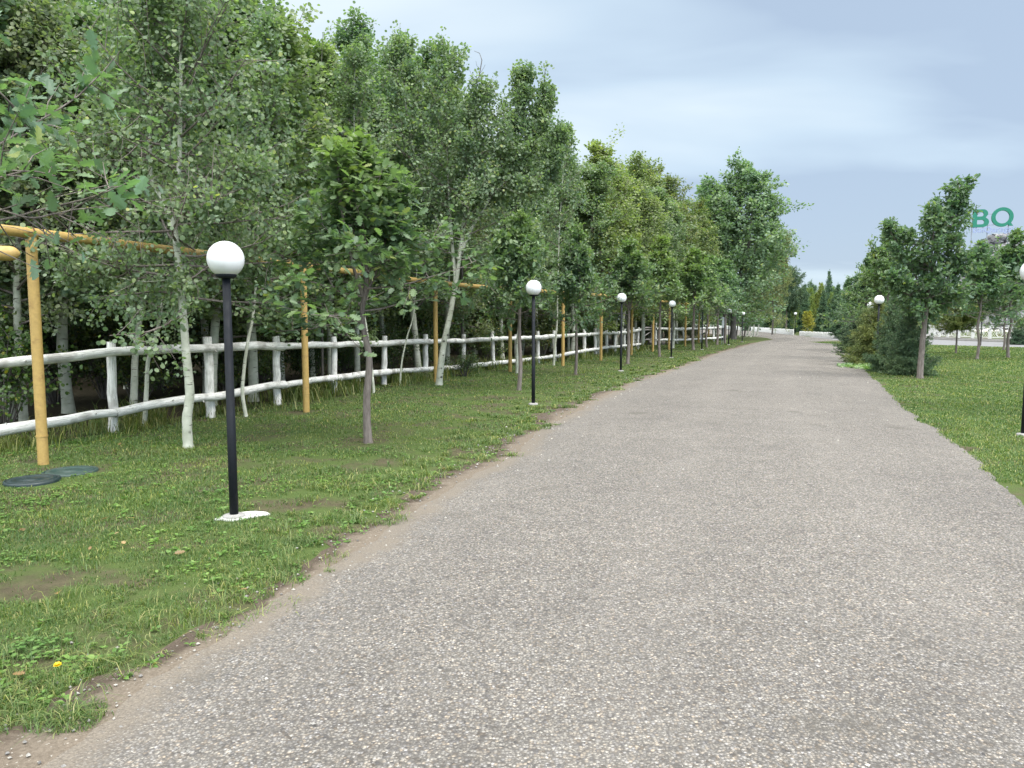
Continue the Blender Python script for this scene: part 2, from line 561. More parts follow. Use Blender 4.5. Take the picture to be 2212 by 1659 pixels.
def road_mat():
    m, nt, b = new_mat('chip_seal_asphalt')
    t = NT(nt)
    o = t.n('ShaderNodeTexCoord').outputs['Object']
    uv = t.n('ShaderNodeUVMap').outputs[0]
    lat = t.n('ShaderNodeSeparateXYZ', {0: uv}).outputs[0]       # metres from the left edge
    wob = t.noise(o, 120, 2)
    jit = t.n('ShaderNodeVectorMath', {0: o, 1: t.n('ShaderNodeVectorMath', {0: t.n('ShaderNodeTexNoise', {'Vector': o, 'Scale': 60.0}).outputs['Color'], 3: 0.006}, operation='SCALE').outputs[0]}, operation='ADD').outputs[0]
    v = t.n('ShaderNodeTexVoronoi', {'Vector': jit, 'Scale': 78.0, 'Randomness': 1.0})
    v2 = t.n('ShaderNodeTexVoronoi', {'Vector': jit, 'Scale': 150.0, 'Randomness': 1.0})
    c1 = t.n('ShaderNodeSeparateColor', {0: v.outputs['Color']}).outputs[0]
    c1b = t.n('ShaderNodeSeparateColor', {0: v.outputs['Color']}).outputs[1]
    c2 = t.n('ShaderNodeSeparateColor', {0: v2.outputs['Color']}).outputs[0]
    chips = t.ramp(c1, [(0.0, (0.075, 0.073, 0.073)), (0.22, (0.13, 0.126, 0.123)), (0.48, (0.215, 0.207, 0.20)), (0.74, (0.31, 0.30, 0.287)), (0.92, (0.42, 0.405, 0.385)), (1.0, (0.56, 0.545, 0.52))])
    warm = t.ramp(c1b, [(0.0, (0.93, 0.96, 1.06)), (0.6, (1, 1, 1)), (1.0, (1.12, 1.0, 0.88))])
    chips = t.mix(1.0, chips, warm, 'MULTIPLY')
    small = t.ramp(c2, [(0.0, (0.08, 0.078, 0.077)), (0.45, (0.19, 0.184, 0.178)), (0.8, (0.30, 0.29, 0.277)), (1.0, (0.48, 0.465, 0.445))])
    sel = t.mapr(t.noise(o, 22, 3), 0.42, 0.58, 0.0, 0.6)
    base = t.mix(sel, chips, small)
    gap = t.mapr(v.outputs['Distance'], 0.38, 0.68, 0.0, 0.75)
    base = t.mix(gap, base, (0.085, 0.082, 0.08))
    # worn and oily areas
    big = t.noise(o, 0.55, 5, 0.6)
    base = t.mix(1.0, base, t.ramp(big, [(0.3, (0.90, 0.90, 0.905)), (0.7, (1.10, 1.10, 1.09))]), 'MULTIPLY')
    med = t.noise(o, 3.2, 4, 0.6)
    base = t.mix(1.0, base, t.ramp(med, [(0.3, (0.92, 0.92, 0.92)), (0.7, (1.07, 1.07, 1.07))]), 'MULTIPLY')
    # wheel tracks polished a little paler, along the road
    al = t.n('ShaderNodeSeparateXYZ', {0: uv}).outputs[1]
    trk = t.math('ADD', t.math('SINE', t.math('MULTIPLY', lat, 3.7)), t.math('MULTIPLY', t.noise(o, 0.8, 3), 1.2))
    base = t.mix(t.mapr(trk, 0.6, 1.6, 0.0, 0.05), base, (0.36, 0.345, 0.33))
    spots = t.noise(o, 1.15, 2, 0.4)
    base = t.mix(t.mapr(spots, 0.66, 0.74, 0, 0.5), base, (0.10, 0.095, 0.085))
    # sand washed over the left edge
    sandn = t.math('ADD', t.math('MULTIPLY', t.noise(o, 1.6, 5, 0.65), 1.5), t.math('MULTIPLY', t.noise(o, 26, 3), 0.35))
    sandf = t.mapr(t.math('SUBTRACT', sandn, t.math('MULTIPLY', lat, 2.4)), 0.2, 0.85, 0, 0.8)
    base = t.mix(sandf, base, t.ramp(t.noise(o, 90, 3), [(0.3, (0.15, 0.132, 0.112)), (0.7, (0.27, 0.24, 0.205))]))
    base = t.mix(t.mapr(t.noise(o, 1.9, 3, 0.5), 0.70, 0.80, 0, 0.45), base, (0.38, 0.31, 0.22))
    # one fine joint across the carriageway
    oy = t.n('ShaderNodeSeparateXYZ', {0: o})
    jl = t.math('ADD', t.math('ADD', oy.outputs[1], t.math('MULTIPLY', oy.outputs[0], 0.08)), t.math('MULTIPLY', t.noise(o, 0.9, 4), 0.5))
    base = t.mix(t.mapr(t.math('ABSOLUTE', t.math('SUBTRACT', jl, 17.8)), 0.0, 0.03, 0.55, 0), base, (0.09, 0.085, 0.08))
    base = t.mix(t.mapr(t.math('ABSOLUTE', t.math('SUBTRACT', jl, 51.0)), 0.1, 0.35, 0.5, 0), base, (0.12, 0.11, 0.105))
    base = t.mix(1.0, base, (0.81, 0.775, 0.725), "MULTIPLY")
    t.link(base, b.inputs['Base Color'])
    b.inputs['Roughness'].default_value = 0.88
    b.inputs['Specular IOR Level'].default_value = 0.3
    h = t.math('SUBTRACT', t.math('MULTIPLY', t.math('ADD', c1, 0.4), t.mapr(v.outputs['Distance'], 0.1, 0.7, 1, 0)), t.math('MULTIPLY', sandf, 0.4))
    t.bump(h, 0.8, 0.006, b)
    return m


def soil_mat(name, stops, scale=9, extra=None):
    m, nt, b = new_mat(name)
    t = NT(nt)
    o = t.n('ShaderNodeTexCoord').outputs['Object']
    nz = t.math('ADD', t.math('MULTIPLY', t.noise(o, scale, 6, 0.68), 0.65), t.math('MULTIPLY', t.noise(o, scale * 11, 4, 0.6), 0.35))
    base = t.ramp(nz, stops)
    if extra:
        base = extra(t, o, base)
    t.link(base, b.inputs['Base Color'])
    b.inputs['Roughness'].default_value = 0.95
    b.inputs['Specular IOR Level'].default_value = 0.15
    t.bump(nz, 0.8, 0.03, b)
    return m


def lawn_extra(t, o, base):
    moss = t.mapr(t.noise(o, 1.3, 5, 0.65), 0.36, 0.56, 0.1, 0.9)
    green = t.ramp(t.noise(o, 110, 5, 0.8), [(0.3, (0.035, 0.06, 0.014)), (0.5, (0.062, 0.098, 0.024)), (0.7, (0.105, 0.135, 0.045))])
    return t.mix(moss, base, green)


def verge_extra(t, o, base):
    # plain soil at the grass side, pale washed sand along the asphalt
    uv = t.n('ShaderNodeUVMap').outputs[0]
    lat = t.n('ShaderNodeSeparateXYZ', {0: uv}).outputs[0]
    sand = t.ramp(t.noise(o, 60, 4, 0.7), [(0.3, (0.115, 0.094, 0.073)), (0.7, (0.215, 0.18, 0.142))])
    k = t.math('ADD', lat, t.math('MULTIPLY', t.math('SUBTRACT', t.noise(o, 2.2, 5, 0.65), 0.5), 1.3))
    base = t.mix(t.mapr(k, 0.35, 0.8, 0, 0.9), base, sand)
    return t.mix(t.mapr(t.noise(o, 55, 2, 0.5), 0.66, 0.72, 0, 0.6), base, (0.45, 0.42, 0.38))


M['road'] = road_mat()
M['lawn'] = soil_mat('lawn_soil', [(0.3, (0.045, 0.036, 0.024)), (0.52, (0.08, 0.064, 0.043)), (0.72, (0.13, 0.105, 0.07))], 9, lawn_extra)
SOIL = [(0.3, (0.05, 0.039, 0.03)), (0.52, (0.09, 0.07, 0.054)), (0.72, (0.15, 0.118, 0.09))]
M['sand'] = soil_mat('sandy_verge', SOIL, 9, verge_extra)
M['litter'] = soil_mat('leaf_litter_soil', [(0.3, (0.022, 0.018, 0.012)), (0.55, (0.05, 0.042, 0.025)), (0.75, (0.10, 0.075, 0.035))], 12)
M['ring_road'] = soil_mat('grey_asphalt', [(0.3, (0.14, 0.14, 0.145)), (0.7, (0.22, 0.22, 0.225))], 2)

# ------------------------------------------------------------------ ground, road, paths
gb = MB()
xs = np.concatenate([[-900, -300], np.linspace(-80, 120, 41), [300, 900]])
ys = np.concatenate([[-300, -60], np.linspace(-20, 180, 41), [400, 1500]])
X, Y = np.meshgrid(xs, ys, indexing='ij')
i, j = np.meshgrid(np.arange(len(xs) - 1), np.arange(len(ys) - 1), indexing='ij')
i, j = i.ravel(), j.ravel()
k = len(ys)
gb.add(np.stack([X.ravel(), Y.ravel(), np.zeros(X.size)], 1), np.stack([i * k + j, (i + 1) * k + j, (i + 1) * k + j + 1, i * k + j + 1], 1))
tag(gb.build('ground', M['lawn']), kind='structure')

ASPH = [G(*p)[:2] for p in [(100, 1659), (300, 1490), (430, 1405), (600, 1295), (760, 1195), (870, 1115), (1000, 1042), (1100, 985), (1180, 922), (1290, 866), (1360, 831), (1450, 800), (1560, 760), (1640, 739)]]
RIGHT = [G(*p)[:2] for p in [(2212, 1092), (2080, 970), (1960, 888), (1880, 812), (1850, 776), (1835, 755), (1825, 745)]]
GRAS = [G(*p)[:2] for p in [(0, 1570), (200, 1478), (430, 1362), (560, 1280), (700, 1186), (850, 1098), (1000, 1008), (1070, 980), (1100, 950), (1170, 908), (1250, 860), (1340, 832), (1450, 796), (1560, 757), (1640, 737)]]


def extend_back(pts):
    p0, p1 = pts[0], pts[2]
    d = (p0 - p1) / np.linalg.norm(p0 - p1)
    return [p0 + d * 14] + pts


ASPH, RIGHT, GRAS = extend_back(ASPH), extend_back(RIGHT), extend_back(GRAS)
ASPH, RIGHT, GRAS = np.array(ASPH), np.array(RIGHT), np.array(GRAS)


def xat(line, y):
    return np.interp(y, line[:, 1], line[:, 0])


def fence_x(y):
    return np.interp(y, [0, 8.75, 10.4, 15.9, 24.4, 30.5, 38.6, 46.5, 58, 80], [-9.2, -6.4, -5.6, -3.8, -0.62, 2.95, 6.55, 8.95, 16.2, 22])


def wob(s, amp, seed):
    return amp * ((vnoise(s, s * 0 + 3.3, 1.3, seed) - 0.5) + 0.6 * (vnoise(s, s * 0 + 7.7, 4.5, seed + 1) - 0.5) + 0.35 * (vnoise(s, s * 0 + 1.7, 13, seed + 2) - 0.5))


# main road: strip with its lateral distance as UV
yy = np.concatenate([np.arange(-9, 30, 0.08), np.arange(30, 53, 0.4)])
Lx, Rx = xat(ASPH, yy) + wob(yy, 0.13, 5), xat(RIGHT, yy) + wob(yy, 0.10, 9)
Lp, Rp = np.stack([Lx, yy], 1), np.stack([Rx, yy], 1)
bendL = np.array([G(*p)[:2] for p in [(1669, 734), (1655, 730), (1612, 726), (1545, 721.5), (1470, 717)]])
bendR = np.array([G(*p)[:2] for p in [(1817, 736), (1740, 727), (1680, 719.5), (1573, 711.5), (1500, 708)]])
Lp, Rp = np.concatenate([Lp, bendL]), np.concatenate([Rp, bendR])
NX = 14
tt = np.linspace(0, 1, NX)
W = np.linalg.norm(Rp - Lp, axis=1)
V = Lp[:, None] * (1 - tt)[None, :, None] + Rp[:, None] * tt[None, :, None]
crown_z = 0.008 + 0.035 * (1 - (2 * tt - 1) ** 2)
V3 = np.concatenate([V, np.broadcast_to(crown_z[None, :, None], V.shape[:2] + (1,))], -1)
m = len(Lp)
i, j = np.meshgrid(np.arange(m - 1), np.arange(NX - 1), indexing='ij')
i, j = i.ravel(), j.ravel()
f = np.stack([i * NX + j, i * NX + j + 1, (i + 1) * NX + j + 1, (i + 1) * NX + j], 1)
S = np.concatenate([[0], np.cumsum(np.linalg.norm(np.diff(Lp, axis=0), axis=1))])
uvs = np.stack([W[:, None] * tt[None], np.broadcast_to(S[:, None], (m, NX))], -1).reshape(-1, 2)
MB().add(V3.reshape(-1, 3), f, uvs[f.ravel()], smooth=True)
rb = MB(); rb.add(V3.reshape(-1, 3), f, uvs[f.ravel()], smooth=True)
tag(rb.build('road', M['road']), kind='structure')

# sandy verge between the grass and the asphalt
yv = np.arange(-9, 52, 0.1)
ga, as_ = xat(GRAS, yv), xat(ASPH, yv)
wid = np.clip(as_ - ga, 0.02, 2)
left = ga - 0.20 * np.clip(wid, 0.3, 1) + wob(yv, 0.45, 21)
right = as_ + 0.35
vb = MB()
n = len(yv)
vv = np.concatenate([np.stack([left, yv, np.full(n, 0.004)], 1), np.stack([right, yv, np.full(n, 0.004)], 1)])
q = np.arange(n - 1)
fq = np.stack([q, q + n, q + n + 1, q + 1], 1)
uvv = np.stack([np.concatenate([np.zeros(n), (right - left) / np.maximum(as_ - left, 0.05)]), np.concatenate([yv, yv])], 1)
vb.add(vv, fq, uvv[fq.ravel()])
tag(vb.build('dirt_verge', M['sand']), kind='structure')

# forest floor behind the fence
yf = np.arange(-12, 95, 0.5)
fx = fence_x(yf) + wob(yf, 0.5, 33) + 0.25
fb = MB()
n = len(yf)
vv = np.concatenate([np.stack([fx - 90, yf, np.full(n, 0.004)], 1), np.stack([fx, yf, np.full(n, 0.004)], 1)])
q = np.arange(n - 1)
fb.add(vv, np.stack([q, q + n, q + n + 1, q + 1], 1))
tag(fb.build('forest_floor', M['litter']), kind='structure')

# ring road round the stone mound and its kerb
RC = np.array([50.3, 56.8])


def ring(mb, r0, r1, z0, z1=None, a0=0, a1=2 * math.pi, n=140):
    a = np.linspace(a0, a1, n)
    z1 = z0 if z1 is None else z1
    v = np.concatenate([np.stack([RC[0] + r0 * np.cos(a), RC[1] + r0 * np.sin(a), np.full(n, z0)], 1),
                        np.stack([RC[0] + r1 * np.cos(a), RC[1] + r1 * np.sin(a), np.full(n, z1)], 1)])
    q = np.arange(n - 1)
    mb.add(v, np.stack([q, q + n, q + n + 1, q + 1], 1))


ra = MB(); ring(ra, 16.62, 25.6, 0.004)
tag(ra.build('side_road', M['ring_road']), kind='structure')
kb = MB()
ring(kb, 16.62, 16.62, 0.0, 0.10); ring(kb, 16.3, 16.62, 0.10); ring(kb, 16.3, 16.3, 0.10, 0.2); ring(kb, 15.7, 16.3, 0.2); ring(kb, 15.7, 15.7, 0.2, 0.0)
tag(kb.build('kerb', M['concrete']), kind='structure')

# ------------------------------------------------------------------ leaves
def shape_round(n=8):
    a = np.linspace(0, 2 * math.pi, n, endpoint=False)
    return np.stack([0.5 * np.sin(a), 0.5 - 0.48 * np.cos(a)], 1)


def shape_oval():
    return np.array([[0, 0], [0.24, 0.22], [0.3, 0.5], [0.17, 0.8], [0, 1], [-0.17, 0.8], [-0.3, 0.5], [-0.24, 0.22]])


def shape_oak():
    r = [(0.03, 0.0), (0.10, 0.10), (0.22, 0.22), (0.12, 0.30), (0.32, 0.46), (0.16, 0.52), (0.36, 0.72), (0.18, 0.74), (0.20, 0.92), (0.0, 1.0)]
    return np.array(r + [(-x, y) for x, y in r[-2:0:-1]] + [(-0.03, 0.0)])


def shape_maple_small():
    return np.array([[0, 0], [0.3, 0.15], [0.5, 0.5], [0.2, 0.6], [0, 1], [-0.2, 0.6], [-0.5, 0.5], [-0.3, 0.15]])


def add_leaves(mb, c, d, nn, size, shp, tone=None, fold=0.25, curl=0.0):
    """leaf blades at c, pointing along d, facing nn"""
    c, d, nn = np.asarray(c), nrm(d), np.asarray(nn)
    nn = nrm(nn - d * np.sum(nn * d, 1, keepdims=True))
    bb = np.cross(d, nn)
    K = len(shp)
    x, y = shp[:, 0], shp[:, 1]
    sz = np.asarray(size)[:, None, None]
    v = c[:, None] + sz * (x[None, :, None] * bb[:, None] + y[None, :, None] * d[:, None] + (fold * np.abs(x) - curl * y * y)[None, :, None] * nn[:, None])
    N = len(c)
    f = np.arange(N * K).reshape(N, K)
    mb.add(v.reshape(-1, 3), f, tone=None if tone is None else np.repeat(tone, K))


class Tree:
    """wood (trunk, limbs) and leaf nodes of one broadleaf tree, in its own coordinates"""

    def __init__(self, seed):
        self.r = np.random.default_rng(seed)
        self.trunk, self.wood, self.crown = MB(), MB(), MB()
        self.nodes, self.dirs = [], []

    def stem(self, pts, r0, r1, sides=9, into=None, seed=0):
        pts = np.asarray(pts, float)
        # smooth by resampling a Catmull-Rom curve
        P_ = np.concatenate([[2 * pts[0] - pts[1]], pts, [2 * pts[-1] - pts[-2]]])
        out = []
        for a in range(1, len(P_) - 2):
            for s in np.linspace(0, 1, 5, endpoint=False):
                p0, p1, p2, p3 = P_[a - 1:a + 3]
                out.append(0.5 * (2 * p1 + (p2 - p0) * s + (2 * p0 - 5 * p1 + 4 * p2 - p3) * s * s + (-p0 + 3 * p1 - 3 * p2 + p3) * s ** 3))
        out.append(pts[-1])
        pts = np.array(out)
        rad = np.linspace(r0, r1, len(pts))
        rad[0] *= 1.25
        (into or self.trunk).tube(pts, rad, sides, bump=0.06, seed=seed)
        return pts

    def branches(self, stem, n, t0, t1, blen, elev=(25, 60), r0=0.02, ntw=6, twl=0.5, nodes=5, prof=None, up=0.5, stub=0.2, topsparse=True):
        r = self.r
        L = np.concatenate([[0], np.cumsum(np.linalg.norm(np.diff(stem, axis=0), axis=1))])
        az = r.uniform(0, 6.28)
        for k in range(n):
            t = t0 + (t1 - t0) * (k + r.uniform(0, 1)) / n
            s = (t - t0) / (t1 - t0 + 1e-6)
            p = np.array([np.interp(t * L[-1], L, stem[:, c]) for c in range(3)])
            az += 2.4 + r.normal(0, 0.4)
            pf = prof(s) if prof else 0.16 + 0.84 * (1 - s) ** 0.75 * (0.72 + 0.28 * min(1, s * 4))
            ln = blen * pf * (r.uniform(0.7, 1.2) if s < 0.45 else r.uniform(0.35, 1.5))
            el = R(elev[0] + (elev[1] - elev[0]) * s + r.normal(0, 9))
            d = np.array([math.cos(az) * math.cos(el), math.sin(az) * math.cos(el), math.sin(el)])
            pts = [p]
            q, dd = p.copy(), d.copy()
            for a in range(5):
                dd = nrm(dd + np.array([0, 0, up * 0.10]) + r.normal(0, 0.10, 3))
                q = q + dd * ln / 5
                pts.append(q.copy())
            pts = np.array(pts)
            self.wood.tube(pts, np.linspace(r0 * (0.5 + 0.5 * (1 - s)), 0.0035, 6), 5, cap=False)
            self._twigs(pts, ln, ntw, twl, nodes, stub, up)

    def _twigs(self, pts, ln, ntw, twl, nodes, stub, up):
        r = self.r
        seg = len(pts) - 1
        for m_ in range(ntw):
            u = stub + (1 - stub) * (m_ + r.uniform(0.1, 0.9)) / ntw
            a = min(int(u * seg), seg - 1)
            p = pts[a] + (pts[a + 1] - pts[a]) * (u * seg - a)
            bd = nrm(pts[a + 1] - pts[a])
            td = nrm(bd * r.uniform(0.3, 0.9) + r.normal(0, 0.62, 3) + np.array([0, 0, up * 0.25]))
            tl = max(0.16, ln * twl * r.uniform(0.6, 1.25) * (1.15 - 0.5 * u))
            e = p + td * tl
            self.wood.tube(np.array([p, p + td * tl * 0.5 + r.normal(0, 0.015, 3), e]), np.array([0.005, 0.004, 0.002]), 3, cap=False)
            for w in np.linspace(0.25, 1.0, nodes):
                self.nodes.append(p + td * tl * w); self.dirs.append(td)
        for w in np.linspace(0.45, 1.0, 5):
            a = min(int(w * seg), seg - 1)
            self.nodes.append(pts[a] + (pts[a + 1] - pts[a]) * (w * seg - a)); self.dirs.append(nrm(pts[a + 1] - pts[a]))

    def whips(self, stem, n, t0, length, lean=0.35):
        """long thin shoots with a few loose leaves, standing out of the crown"""
        r = self.r
        for k in range(n):
            p = stem[int((len(stem) - 1) * r.uniform(t0, 0.97))]
            d = nrm(np.array([r.normal(0, lean), r.normal(0, lean), 1.0]))
            l = length * r.uniform(0.5, 1.3)
            p0 = p + d * 0.15
            e = p0 + d * l + np.array([r.normal(0, 0.06), r.normal(0, 0.06), 0])
            m = (p0 + e) / 2 + r.normal(0, 0.03, 3)
            self.wood.tube(np.array([p, m, e]), [0.006, 0.004, 0.002], 4, cap=False)
            for s in np.arange(0.15, 1.01, 0.085 / l):
                if r.random() < 0.85:
                    self.nodes.append(p0 + (e - p0) * s); self.dirs.append(d)

    def tip(self, stem, length, step=0.07):
        L = np.concatenate([[0], np.cumsum(np.linalg.norm(np.diff(stem, axis=0), axis=1))])
        for s in np.arange(L[-1] - length, L[-1], step):
            self.nodes.append(np.array([np.interp(s, L, stem[:, c]) for c in range(3)])); self.dirs.append(np.array([0, 0, 1.0]))

    def leaf_aspen(self, per, size, spread=0.15, shp=None, hang=0.35, toneh=None):
        r = self.r
        c = np.repeat(np.array(self.nodes), per, 0)
        td = np.repeat(np.array(self.dirs), per, 0)
        N = len(c)
        off = r.normal(0, 1, (N, 3)); off = nrm(off)
        out = c.copy(); cen = c.mean(0); out = c - cen; out[:, 2] *= 0.3; out = nrm(out)
        d = nrm(off + td * 0.4 - np.array([0, 0, hang]))
        c = c + d * (spread * r.uniform(0.3, 1.0, (N, 1)))
        nn = r.normal(0, 0.6, (N, 3)) + np.array([0, 0, 0.55]) + out * 0.55
        sz = size * r.uniform(0.65, 1.2, N)
        tone = None
        add_leaves(self.crown, c, d, nn, sz, shape_round() if shp is None else shp, tone, fold=0.12)

    def leaf_oak(self, per, size, top=None):
        r = self.r
        c = np.repeat(np.array(self.nodes), per, 0)
        td = np.repeat(np.array(self.dirs), per, 0)
        N = len(c)
        d = nrm(td * 0.9 + nrm(r.normal(0, 1, (N, 3))) * 0.95 + np.array([0, 0, -0.1]))
        c = c + r.normal(0, 0.045, (N, 3))
        nn = r.normal(0, 0.45, (N, 3)) + np.array([0, 0, 1.0])
        sz = size * r.uniform(0.55, 1.2, N)
        tone = None
        if top is not None:
            tone = np.clip((c[:, 2] - top[0]) / (top[1] - top[0]), 0, 1) ** 2.2 * 0.45 * r.uniform(0.4, 1, N) + 1e-4
        add_leaves(self.crown, c, d, nn, sz, shape_oak(), tone, fold=0.18, curl=0.15)

    def link(self, name, label, cat, loc, leafmat, bark, group=None, rz=0.0, world=False):
        root = thing(name, label, cat, loc, rz, group)
        if world:
            # geometry was laid out in place
            for mb in (self.trunk, self.wood, self.crown):
                pass
        self.trunk.build('trunk', M[bark], root, world)
        if self.wood.n:
            self.wood.build('branches', M['oak_bark' if bark == 'aspen_bark' else bark], root, world)
        self.crown.build('crown', M[leafmat], root, world)
        return root


def aspen_variant(seed, H, base, blen, nb, per=5, leaf=0.056, leaders=3, lean=0.03, rad=0.07, shp=None, elev=(2, 48), spread=0.34, ntw=6, tops=(0.72, 0.97)):
    """several leaders, each ending in its own spire of leaves"""
    T = Tree(seed)
    r = T.r
    pts = [np.zeros(3)]
    d = np.array([r.normal(0, lean), r.normal(0, lean), 1.0])
    for a in range(7):
        d = nrm(d + np.array([r.normal(0, 0.06), r.normal(0, 0.06), 0.25]))
        pts.append(pts[-1] + d * H / 7)
    pts[0][2] = -0.05
    st = T.stem(pts, rad, 0.008, 9)
    T.branches(st, nb, base / H, 0.985, blen, elev=elev, r0=0.026, ntw=ntw)
    T.tip(st, 0.7)
    T.whips(st, 7, 0.6, 0.9)
    az = r.uniform(0, 6.28)
    for k in range(leaders):
        t = r.uniform(0.22, 0.45)
        p0 = st[int(len(st) * t)]
        az += 2 * math.pi / leaders + r.normal(0, 0.3)
        top = H * r.uniform(*tops)
        q = [p0]
        d = nrm(np.array([math.cos(az) * 0.75, math.sin(az) * 0.75, 0.9]))
        n_ = 5
        step = (top - p0[2]) / n_ * 1.06
        for a in range(n_):
            d = nrm(d + np.array([-d[0] * spread, -d[1] * spread, 0.25]) + r.normal(0, 0.06, 3))
            q.append(q[-1] + d * step)
        s2 = T.stem(q, rad * 0.55, 0.006, 7, into=T.wood)
        T.branches(s2, int(nb * 0.62), 0.12, 0.985, blen * 0.85, elev=elev, r0=0.018, ntw=ntw)
        T.tip(s2, 0.6)
        T.whips(s2, 7, 0.5, 0.8)
    T.leaf_aspen(per, leaf, shp=shp)
    return T

# ------------------------------------------------------------------ log fence
POSTS = [(-70, 8.75, 745, 795, 940), (246, 10.4, 738, 760, 888), (455, 12.0, 727, 751, 855), (600, 13.8, 726, 748, 831), (723, 15.9, 727, 745, 815), (830, 18.1, 725, 741, 803), (920, 20.3, 722, 738, 798), (1001, 22.4, 722, 736, 792), (1065, 24.4, 716, 732, 784),
         (1116, 25.7, 722, 730.5, 779), (1162, 27.0, 715, 729, 773), (1198, 28.4, 714, 727, 769), (1262, 30.9, 710, 722.5, 757), (1286, 32.2, 709, 721, 754), (1310, 33.5, 708, 719.5, 750.5), (1328, 34.7, 708, 719, 748.5), (1348, 36.2, 710, 718, 747), (1367, 37.6, 707, 715, 745), (1378, 38.8, 707, 712.5, 743)]


def log_fence(posts, label, group=None, lean=None, rscale=1.0, seed=3):
    r = np.random.default_rng(seed)
    base = B(posts[0][0], posts[0][1])
    root = thing('log_fence', label, 'fence', base, 0, group)
    feet, r1, r2 = [], [], []
    for n_, (px, d, top, a, b) in enumerate(posts):
        g = B(px, d)
        t = P(px, top, d); t[:2] = g[:2]
        ln = np.array([r.normal(0, 0.02), r.normal(0, 0.02), 0]) if lean is None else np.array([lean[n_], 0, 0])
        f0 = g - ln * 0.6 - np.array([0, 0, 0.15])
        t = t + ln
        h = t - f0
        w = r.uniform(0.063, 0.075) * rscale
        pts = np.array([f0 + h * s + np.array([r.normal(0, 0.006), r.normal(0, 0.006), 0]) for s in np.linspace(0, 1, 7)])
        mb = MB(); mb.tube(pts, w * np.array([1.05, 1.04, 1.0, 1.02, 0.98, 0.97, 0.93]), 11, bump=0.06, seed=int(r.integers(1e6)))
        mb.build('post', M['log'], root, True)
        feet.append(g); r1.append(P(px, a, d)[2]); r2.append(P(px, b, d)[2])
    feet = np.array(feet)
    nrmv = np.zeros_like(feet)
    tg = nrm(np.gradient(feet, axis=0)); nrmv[:, 0], nrmv[:, 1] = tg[:, 1], -tg[:, 0]
    for zz, off in ((r1, 0.105), (r2, 0.11)):
        k = 0
        while k < len(feet) - 1:
            e = min(k + int(r.choice([1, 2, 2, 3])), len(feet) - 1)
            pts = []
            for a in range(k, e):
                for s in np.linspace(0, 1, 6, endpoint=(a == e - 1)):
                    q = feet[a] * (1 - s) + feet[a + 1] * s + (nrmv[a] * (1 - s) + nrmv[a + 1] * s) * off
                    q[2] = zz[a] * (1 - s) + zz[a + 1] * s + r.normal(0, 0.008) + 0.010 * math.sin(3.1 * s)
                    q[:2] += r.normal(0, 0.008, 2)
                    pts.append(q)
            pts = np.array(pts)
            t0 = nrm(pts[1] - pts[0]); t1 = nrm(pts[-1] - pts[-2])
            pts[0] -= t0 * 0.06; pts[-1] += t1 * 0.05
            pts[0, 2] += r.normal(0, 0.015)
            m_ = len(pts)
            w = (0.075 if off < 0.107 else 0.066) * rscale * np.linspace(1.12, 0.86, m_) if r.random() < 0.5 else 0.068 * rscale * np.linspace(0.88, 1.1, m_)
            w = w * (1 + r.normal(0, 0.05, m_))
            mb = MB(); mb.tube(pts, w, 11, bump=0.07, seed=int(r.integers(1e6)))
            # cut branch stubs
            for _ in range(int(r.integers(2, 5)) * (e - k)):
                a = int(r.integers(0, m_ - 1)); p = pts[a]
                dv = nrm(r.normal(0, 1, 3)); dv -= t0 * np.dot(dv, t0); dv = nrm(dv)
                mb.tube(np.array([p + dv * w[a] * 0.7, p + dv * (w[a] + r.uniform(0.01, 0.03))]), [0.014, 0.010], 6)
            mb.build('rail', M['log'], root, True)
            k = e
    return root


log_fence(POSTS, 'long whitewashed log fence from the left edge to the gate gap')
POSTS2 = [(1416, 46.3, 694, 710, 734.5), (1448, 47.2, 705, 711, 734.5), (1478, 48.8, 706, 711, 734), (1513, 51.5, 705, 710, 732), (1541, 54.5, 702, 708.5, 731), (1560, 57.5, 704, 707, 728)]
log_fence(POSTS2, 'far log fence section beyond the gate gap with leaning posts', lean=[0, -0.1, -0.16, -0.18, -0.05, 0], seed=8, rscale=1.1)

# grey gate of poles set back in the gap
gp = [G(1386.5, 748.5), G(1406, 744.0)]
gt = thing('pole_gate', 'weathered grey pole gate in the gap of the log fence', 'gate', gp[0])
for g in gp:
    mb = MB(); mb.tube(np.array([g + [0, 0, -0.1], g + [0.02, 0, 0.6], g + [0, 0, 1.25]]), [0.07, 0.065, 0.06], 8, bump=0.08, seed=4)
    mb.build('post', M['grey_wood'], gt, True)
for z in (0.35, 0.95, 1.08):
    mb = MB(); mb.tube(np.array([gp[0] + [-0.1, -0.09, z], (gp[0] + gp[1]) / 2 + [0, -0.09, z + 0.02], gp[1] + [0.1, -0.09, z]]), 0.045, 7, bump=0.08, seed=5)
    mb.build('rail', M['grey_wood'], gt, True)
mb = MB(); mb.tube(np.array([gp[0] + [0, -0.15, 0.55], gp[1] + [0, -0.15, 0.85]]), 0.035, 6)
mb.build('brace', M['grey_wood'], gt, True)


